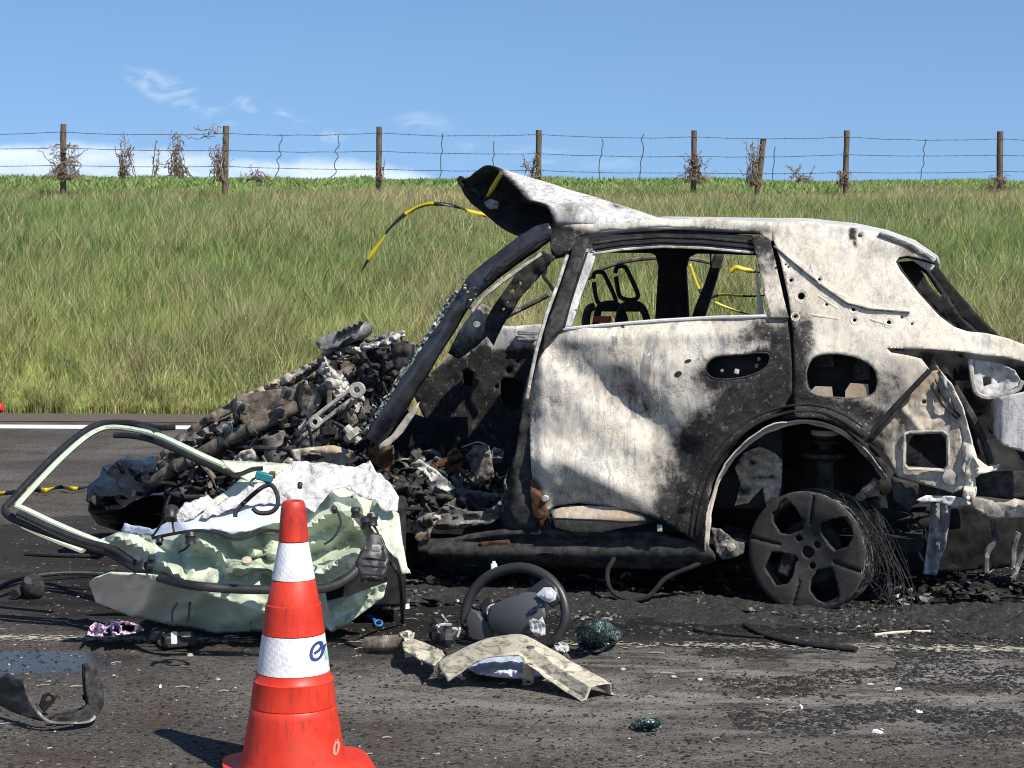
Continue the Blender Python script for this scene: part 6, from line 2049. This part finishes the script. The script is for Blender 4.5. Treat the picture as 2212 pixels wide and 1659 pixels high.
# ================================================================ LEFT SIDE LITTER
LN = scrap('wheel_arch_liner', 'curved black plastic wheel arch liner piece lying at the lower left', 'car part', G(110, 1555))
o0 = LN.location.copy()
o0.z = 0
lin_y = lambda u, v: 5.79 + .12 * ((u - 120) / 110) ** 2
LP = lambda u, v, dy=0.0: P(u, v, lin_y(u, v) + dy + crumple((u * .02, v * .02, 0), .012, 1.4)) - o0
panel('liner', [(105, 1560), (139, 1563), (190, 1561), (207, 1548), (221, 1522), (221, 1479), (209, 1457), (206, 1437), (194, 1441), (183, 1434), (185, 1490), (191, 1520), (178, 1534), (150, 1543), (125, 1547)], M_CHARG, LN, lambda u, v: LP(u, v), step=6, thick=.012)
panel('liner_flap', [(-30, 1480), (0, 1465), (18, 1454), (28, 1465), (53, 1469), (58, 1494), (67, 1516), (83, 1540), (106, 1559), (60, 1550), (20, 1532), (-30, 1505)], M_PLAS, LN, lambda u, v: LP(u, v, .03), step=6, thick=.012)
MB().tube(spline([LP(u, v, -.008) for u, v in ((53, 1469), (58, 1494), (67, 1516), (83, 1540), (107, 1559), (139, 1562), (188, 1560), (205, 1547))], 4), .008, 6, flat=.6).build('liner_lip', M_ASH, LN)
MB().tube(spline([LP(u, v, .06) for u, v in ((183, 1434), (186, 1490), (191, 1520), (178, 1534), (140, 1545), (108, 1554))], 4), .010, 6).build('liner_rib', M_CHAR, LN)
panel('mounting_tab', [(84, 1524), (92, 1500), (108, 1494), (122, 1504), (118, 1516), (104, 1530), (96, 1540)], M_PLAS, LN, lambda u, v: P(u, v, 5.98) - o0, holes=[chip(106, 1508, 6, 5)], step=4, thick=.006)
panel('mounting_tab', [(150, 1545), (160, 1534), (188, 1536), (186, 1544), (168, 1550)], M_PLAS, LN, lambda u, v: P(u, v, 5.97) - o0, step=4, thick=.006)
MB().prism([P(u, v, 5.98) - o0 for u, v in ((178, 1508), (186, 1506), (200, 1526), (196, 1534))], (0, 0, .01)).build('mounting_tab', M_PLAS, LN)

m = MT('pink_cloth')
a = m.noise(14, 5, .6)
m.set(Base_Color=m.mix(m.ramp(a, .48, .62), (.70, .50, .60), (.12, .09, .22)), Roughness=.9)
M_PINK = m.m
e = scrap('pink_cloth', 'small crumpled pink and purple cloth in the shadow of the green door', 'cloth', G(250, 1372))
o0 = e.location.copy()
panel('cloth', [(188, 1372), (192, 1356), (205, 1344), (225, 1350), (240, 1340), (270, 1342), (300, 1348), (312, 1360), (290, 1368), (250, 1372), (215, 1376)], M_PINK, e, lambda u, v: G(u, v, .02 + ridge(u, v, .06, 3.2, 3) + .03 * (1 - sstep(1340, 1374, v))) - o0, step=3.5, thick=.003, sharp=85)
e = scrap('door_module', 'black broken door electronics with a white plug under the green door', 'car part', G(370, 1390))
o0 = e.location.copy()
MB().box(G(385, 1382, .03) - o0, (.12, .08, .045), Matrix.Rotation(.4, 3, 'Z')).box(G(345, 1372, .03) - o0, (.07, .06, .04), Matrix.Rotation(-.3, 3, 'Z')).build('housing', M_PLAS, e, bevel=.006)
MB().box(G(376, 1378, .075) - o0, (.022, .02, .045)).build('plug', M_WHITE, e, bevel=.003)
MB().tube(spline([G(u, v, .01) - o0 for u, v in ((332, 1360), (338, 1375), (345, 1390), (358, 1394), (372, 1394))], 4), .006, 6).build('lead', M_CREAM, e)
e = scrap('motor_unit', 'small charred motor with a pipe stub on the road at the left', 'car part', G(62, 1288))
o0 = e.location.copy()
MB().tube([G(30, 1284, .025) - o0, G(66, 1272, .03) - o0], .022, 12).build('stub', M_CHARG, e)
mb = MB()
mb.lathe([(0, -.05), (.035, -.045), (.048, -.02), (.05, .02), (.036, .045), (0, .05)], G(72, 1268, .05) - o0, 12, Matrix.Rotation(.5, 3, 'X'))
mb.build('casing', M_CHARG, e, sharp=50)


def strip_thing(name, label, pts, rad, mat, cat, flat_=1.0, group=None):
    p3 = spline([G(*p) for p in pts], 6)
    o0 = p3[0].copy()
    o = MB().tube([p - o0 for p in p3], rad, 8, flat=flat_).build(name, mat)
    o.location = o0
    return tag(o, label, cat, group)


strip_thing('rubber_strip', 'long black rubber strip curving in from the left edge', [(-20, 1278, .01), (20, 1258, .02), (80, 1244, .03), (150, 1238, .03), (228, 1240, .01)], .010, M_RUB, 'rubber strip')
strip_thing('rubber_strip', 'thin straight black strip on the road under the window frame', [(54, 1196, .01), (120, 1199, .012), (210, 1201, .01)], .010, M_RUB, 'rubber strip')
strip_thing('rubber_strip', 'black rubber strip with a thick end below the rear wheel', [(1498, 1358, .008), (1520, 1364, .01), (1600, 1372, .008), (1650, 1376, .008)], .006, M_RUB, 'rubber strip')
strip_thing('rubber_strip', 'flat black strip lying on the worn line below the rear wheel', [(1612, 1348, .012), (1660, 1372, .012), (1730, 1388, .012), (1800, 1396, .012), (1850, 1402, .012)], .020, M_RUB, 'rubber strip', .45)
strip_thing('metal_rod', 'thin pale and red rod on the ash right of the rear wheel', [(1888, 1372, .008), (1940, 1366, .008), (2010, 1364, .008)], .006, M_CREAM, 'rod')
strip_thing('black_hose', 'short bent black hose on the far road surface', [(352, 980, .005), (375, 984, .005), (405, 983, .005)], .015, M_RUB, 'hose')
e = scrap('blue_clip', 'tiny blue plastic clip beside the crushed green door', 'clip', G(812, 1348))
o0 = e.location.copy()
MB().tube(spline([G(818 + 8 * math.cos(t), 1346 + 6 * math.sin(t), .012) - o0 for t in [2 * math.pi * k / 8 for k in range(8)]], 3, True), .004, 6).build('ring', M_BLUE, e)
MB().tube([G(794, 1330, .012) - o0, G(804, 1334, .02) - o0, G(810, 1340, .012) - o0], .008, 6).build('tab', M_BLUE, e)
e = scrap('fallen_cone', 'red tip of a fallen traffic cone poking in at the left edge', 'cone', P(-60, 920, 15.0) * 1.0)
e.location.z = 0
MB().lathe([(.16, 0), (.155, .02), (.11, .22), (.075, .46), (.04, .70), (.035, .72), (0, .72)], (-.46, 0, .12), 24, Matrix.Rotation(math.radians(80), 3, 'Y')).build('cone_body', M_CONE, e)

# pale chips big enough to pick out one by one
CHIPS = [(1895, 1584, 34, 8, 'white card scrap with a brown tail low at the right', M_WHITE), (1560, 1592 - 30, 0, 0, '', None), (2005 - 20, 1540, 22, 6, 'pale sliver right of centre above the white scrap', M_WHITE), (1454, 1488 - 24, 20, 6, 'thin straw-coloured sliver right of the cross member end', M_PRIM),
         (1270 + 75, 1448, 18, 6, 'cream sliver just past the cross member tip', M_PRIM), (520 - 110, 1448 - 30, 22, 7, 'bent straw-coloured sliver near the pink cloth', M_PRIM), (346, 1486, 9, 8, 'round white pebble-like bead on bare asphalt left of the cone', M_WHITE), (470, 1462 + 8, 16, 5, 'small cream splinter just left of the cone', M_PRIM),
         (1880, 1480, 20, 5, 'flat cream sliver on the ash below the rear wheel', M_PRIM), (1730, 1530, 12, 8, 'white crumb on the dark road right of centre', M_WHITE), (1940, 1560 - 70, 22, 5, 'white splinter on the dark ash patch', M_WHITE), (868, 1275, 14, 12, 'white stone-like crumb at the right end of the green door', M_WHITE),
         (1512, 1470, 14, 5, 'small pale flake on grey asphalt', M_WHITE), (1000, 1468, 22, 5, 'thin cream sliver left of the cross member leg', M_PRIM), (1655, 1500 + 12, 20, 4, 'faint cream straw below the flat black strip', M_PRIM), (880, 1315, 12, 11, 'white bead between the green door and steering wheel', M_WHITE)]
r = random.Random(14)
for (u, v, w, h, lab, mat) in CHIPS:
    if not mat: continue
    w, h = w * .8, h * .7
    c = G(u, v)
    k = 7
    sc_ = c.y / FOC
    mb = MB()
    an = r.uniform(-.4, .4)
    low = []
    for j in range(k):
        t = 2 * math.pi * j / k
        x_, y_ = w / 2 * sc_ * math.cos(t) * r.uniform(.7, 1.1), max(h * 1.6, w * .3) * sc_ * math.sin(t) * r.uniform(.6, 1.0)
        low.append(Vector((x_ * math.cos(an) - y_ * math.sin(an), x_ * math.sin(an) + y_ * math.cos(an), .002)))
    top = [p * .8 + Vector((0, 0, h * sc_ * r.uniform(.6, 1.3))) for p in low]
    mb.add(low + top, [tuple(range(k))[::-1], tuple(range(k, 2 * k))] + [(j, (j + 1) % k, (j + 1) % k + k, j + k) for j in range(k)])
    o = mb.build('debris_chip', mat, smooth=False)
    o.location = c
    tag(o, lab, 'debris', 'pale chips scattered on the road')

# ================================================================ ASH AND CRUMBS (uncountable)
def crumbs(name, label, pos_fn, n, smin, smax, mats, seed, flat_=.6):
    r = np.random.RandomState(seed)
    pts = pos_fn(n, r)
    n = len(pts)
    base = np.array([[-1, -1, -.5], [1, -1, -.5], [1, 1, -.5], [-1, 1, -.5], [-.6, -.7, .7], [.7, -.5, .5], [.5, .7, .8], [-.7, .5, .4]], np.float32)
    fc = np.array([[0, 1, 5, 4], [1, 2, 6, 5], [2, 3, 7, 6], [3, 0, 4, 7], [4, 5, 6, 7]])
    s = smin + (smax - smin) * r.rand(n) ** 3
    V = base[None] * (1 + .5 * (r.rand(n, 8, 3) - .5)) * s[:, None, None]
    asp = np.stack([1 + 1.4 * r.rand(n) ** 2, np.ones(n), flat_ * (.5 + r.rand(n))], 1)
    V = V * asp[:, None, :]
    a = r.rand(n) * 6.283
    ca, sa = np.cos(a)[:, None], np.sin(a)[:, None]
    X = V[:, :, 0] * ca - V[:, :, 1] * sa
    Yv = V[:, :, 0] * sa + V[:, :, 1] * ca
    V = np.stack([X, Yv, V[:, :, 2] + (s * flat_ * .35)[:, None]], 2) + pts[:, None, :]
    V[:, :, 2] = np.maximum(V[:, :, 2], .001)
    F = (np.arange(n) * 8)[:, None, None] + fc[None]
    me = bpy.data.meshes.new(name)
    me.vertices.add(n * 8)
    me.vertices.foreach_set('co', V.astype(np.float32).ravel())
    me.loops.add(n * 20)
    me.loops.foreach_set('vertex_index', F.astype(np.int32).ravel())
    me.polygons.add(n * 5)
    me.polygons.foreach_set('loop_start', (np.arange(n * 5) * 4).astype(np.int32))
    for mm in mats: me.materials.append(mm)
    mi = np.repeat(r.randint(0, len(mats), n), 5)
    me.polygons.foreach_set('material_index', mi.astype(np.int32))
    me.update(calc_edges=True)
    o = bpy.data.objects.new(name, me)
    COL.objects.link(o)
    tag(o, label, 'debris', kind='stuff')


def around_car(n, r):
    x = r.uniform(-1.2, 2.9, n)
    line = 7.72 - (x - 1.2) * .249                     # flank of the car on the road
    y = line + r.normal(0, .30, n) - .05 + .25 * (r.rand(n) ** 2)
    d = np.exp(-((y - line) / .45) ** 2) * (vnoise(x * 3, y * 4, 51) > .30)
    k = r.rand(n) < d
    g = (y - line)[k]
    return np.stack([x[k], y[k], .020 * np.exp(-(g / .3) ** 2)], 1)


# banked ash: a thin uneven crust along the wreck
gx, gy = np.meshgrid(np.linspace(-1.1, 3.0, 330), np.linspace(-.75, .75, 120))
line = 7.72 - (gx - 1.2) * .249
yy = line + gy
msk = np.exp(-((gy + .02) / .34) ** 2) * np.clip((gx + 1.1) * 2.5, 0, 1)
hh = .016 * vnoise(gx * 3.1, yy * 4, 71) + .020 * vnoise(gx * 9, yy * 12, 72) + .014 * vnoise(gx * 26, yy * 32, 73) + .007 * vnoise(gx * 70, yy * 80, 74)
zz_ = msk * hh * (1.4 + .8 * np.clip((gx - 1.3) / .8, 0, 1)) - .012 - .012 * (1 - msk)
co_ = np.stack([gx, yy, zz_], 2).reshape(-1, 3)
nr, nc = gx.shape
fs = [(j * nc + i, j * nc + i + 1, (j + 1) * nc + i + 1, (j + 1) * nc + i) for j in range(nr - 1) for i in range(nc - 1) if max(zz_[j, i], zz_[j + 1, i + 1], zz_[j, i + 1], zz_[j + 1, i]) > -.004]
M_ASHBED = char('ash_bed', (.010, .010, .0105), (.036, .034, .032), scale=60, pale=(.20, .19, .175), pf=.585)
tag(mesh_ob('ash_crust', [tuple(p) for p in co_], fs, M_ASHBED, sharp=60), 'crust of black and grey ash banked under the wreck and wheel', 'ash', kind='stuff')


def right_patch(n, r):
    x = r.uniform(.7, 2.6, n)
    y = r.uniform(5.6, 7.6, n)
    f_ = vnoise(x * 3.2 + 7, y * 6.5, 52) + .45 * vnoise(x * 11, y * 18, 53)
    k = r.rand(n) < np.clip((f_ - .50) * 2.0, 0, 1) ** 1.6
    return np.stack([x[k], y[k], np.zeros(k.sum())], 1)


def everywhere(n, r):
    y = 5.2 + 5.2 * r.rand(n) ** 1.3
    x = (r.rand(n) * 2 - 1) * (.30 * y + .2)
    return np.stack([x, y, np.zeros(n)], 1)


crumbs('ash_rubble', 'black ash and charred crumbs banked along the wreck', around_car, 60000, .0022, .0115, [M_CHAR, M_CHAR, M_CHARG, M_CHAR, M_CHARG, M_CHAR, M_ASH, M_CHAR], 1)
crumbs('ash_patches', 'dark ash clots spread over the grey road at the right', right_patch, 34000, .0016, .0078, [M_CHAR, M_CHAR, M_CHARG], 2, .5)
crumbs('road_grit', 'fine pale and dark grit strewn over the road', everywhere, 30000, .0014, .0055, [M_ASH, M_RUST, M_CHAR, M_CHARG, M_CHAR, M_CHARG, M_CHAR], 3)


def white_bits(n, r):
    y = 5.4 + 3.4 * r.rand(n)
    x = (r.rand(n) * 2 - 1) * (.29 * y)
    return np.stack([x, y, np.zeros(n)], 1)


crumbs('glass_bits', 'tiny white glass beads sprinkled over the road', white_bits, 420, .0016, .0042, [M_BONE, M_ASH, M_BONE], 4, .8)
r = random.Random(77)
mb = MB()
for k in range(110):
    c = everywhere(1, np.random.RandomState(1000 + k))[0]
    L_ = r.uniform(.006, .03)
    a = r.gauss(0, .5)
    d_ = Vector((math.cos(a), math.sin(a), 0)) * L_
    b_ = Vector((c[0], c[1], .004))
    mb.tube([b_ - d_, b_ + Vector((0, r.uniform(-.2, .2) * L_, .003)), b_ + d_], r.uniform(.0010, .0022), 4)
o = mb.build('straw_litter', M_PRIM)
tag(o, 'dry straw bits strewn across the road', 'debris', kind='stuff')

# charred scraps lying thick behind the wheel and under the flank: uncountable, one mesh per tone
r = random.Random(91)
for tone, mat_, cnt in (('charred_rubble', M_CHARG, 150), ('ashen_rubble', M_ASH, 60), ('black_rubble', M_CHAR, 120)):
    mb = MB()
    for k in range(cnt):
        if r.random() < .62: u, v = r.uniform(1890, 2250), r.uniform(1225, 1335)
        else: u, v = r.uniform(880, 1600), r.uniform(1228, 1305)
        c = G(u, v, .012)
        ax = Matrix.Rotation(r.uniform(0, 6.28), 3, 'Z') @ Matrix.Rotation(r.gauss(0, .5), 3, 'X')
        if r.random() < .7:
            s_ = r.uniform(.012, .05)
            n = 4
            vs_ = [c + Vector((0, 0, .012)) + ax @ Vector(((i / 3 - .5) * 2 * s_ + r.uniform(-.2, .2) * s_, (j / 3 - .5) * s_ * 1.2 + r.uniform(-.2, .2) * s_, r.uniform(-.25, .35) * s_)) for j in range(n) for i in range(n)]
            lo_ = [p - Vector((0, 0, .006)) for p in vs_]
            for p in vs_ + lo_: p.z = max(p.z, .002)
            q_ = [(j * n + i, j * n + i + 1, (j + 1) * n + i + 1, (j + 1) * n + i) for j in range(n - 1) for i in range(n - 1)]
            mb.add(vs_, q_)
            mb.add(lo_, [f[::-1] for f in q_])
        else:
            d_ = ax @ Vector((r.uniform(.03, .11), 0, 0))
            pts = [c - d_, c + Vector((0, 0, r.uniform(.005, .03))), c + d_]
            for p in pts: p.z = max(p.z, .006)
            mb.tube(spline(pts, 3), r.uniform(.003, .008), 5)
    tag(mb.build(tone, mat_, sharp=25), {'charred_rubble': 'dark grey charred scraps strewn behind the bare wheel', 'ashen_rubble': 'pale ashen flakes among the burnt scraps', 'black_rubble': 'black burnt scraps heaped beneath the wreck'}[tone], 'debris', kind='stuff')

# supports under the crushed nose so that it rests on the road
mb = MB()
for (u, y, w_) in ((470, .75, .5), (640, .9, .6), (820, .8, .5)):
    p = CL(u, 1100, y)
    mb.box((p.x, y, .20), (w_, .5, .40), Matrix.Rotation(.1, 3, 'Z'), .8)
mb.build('front_subframe', M_CHAR, CAR, bevel=.03)
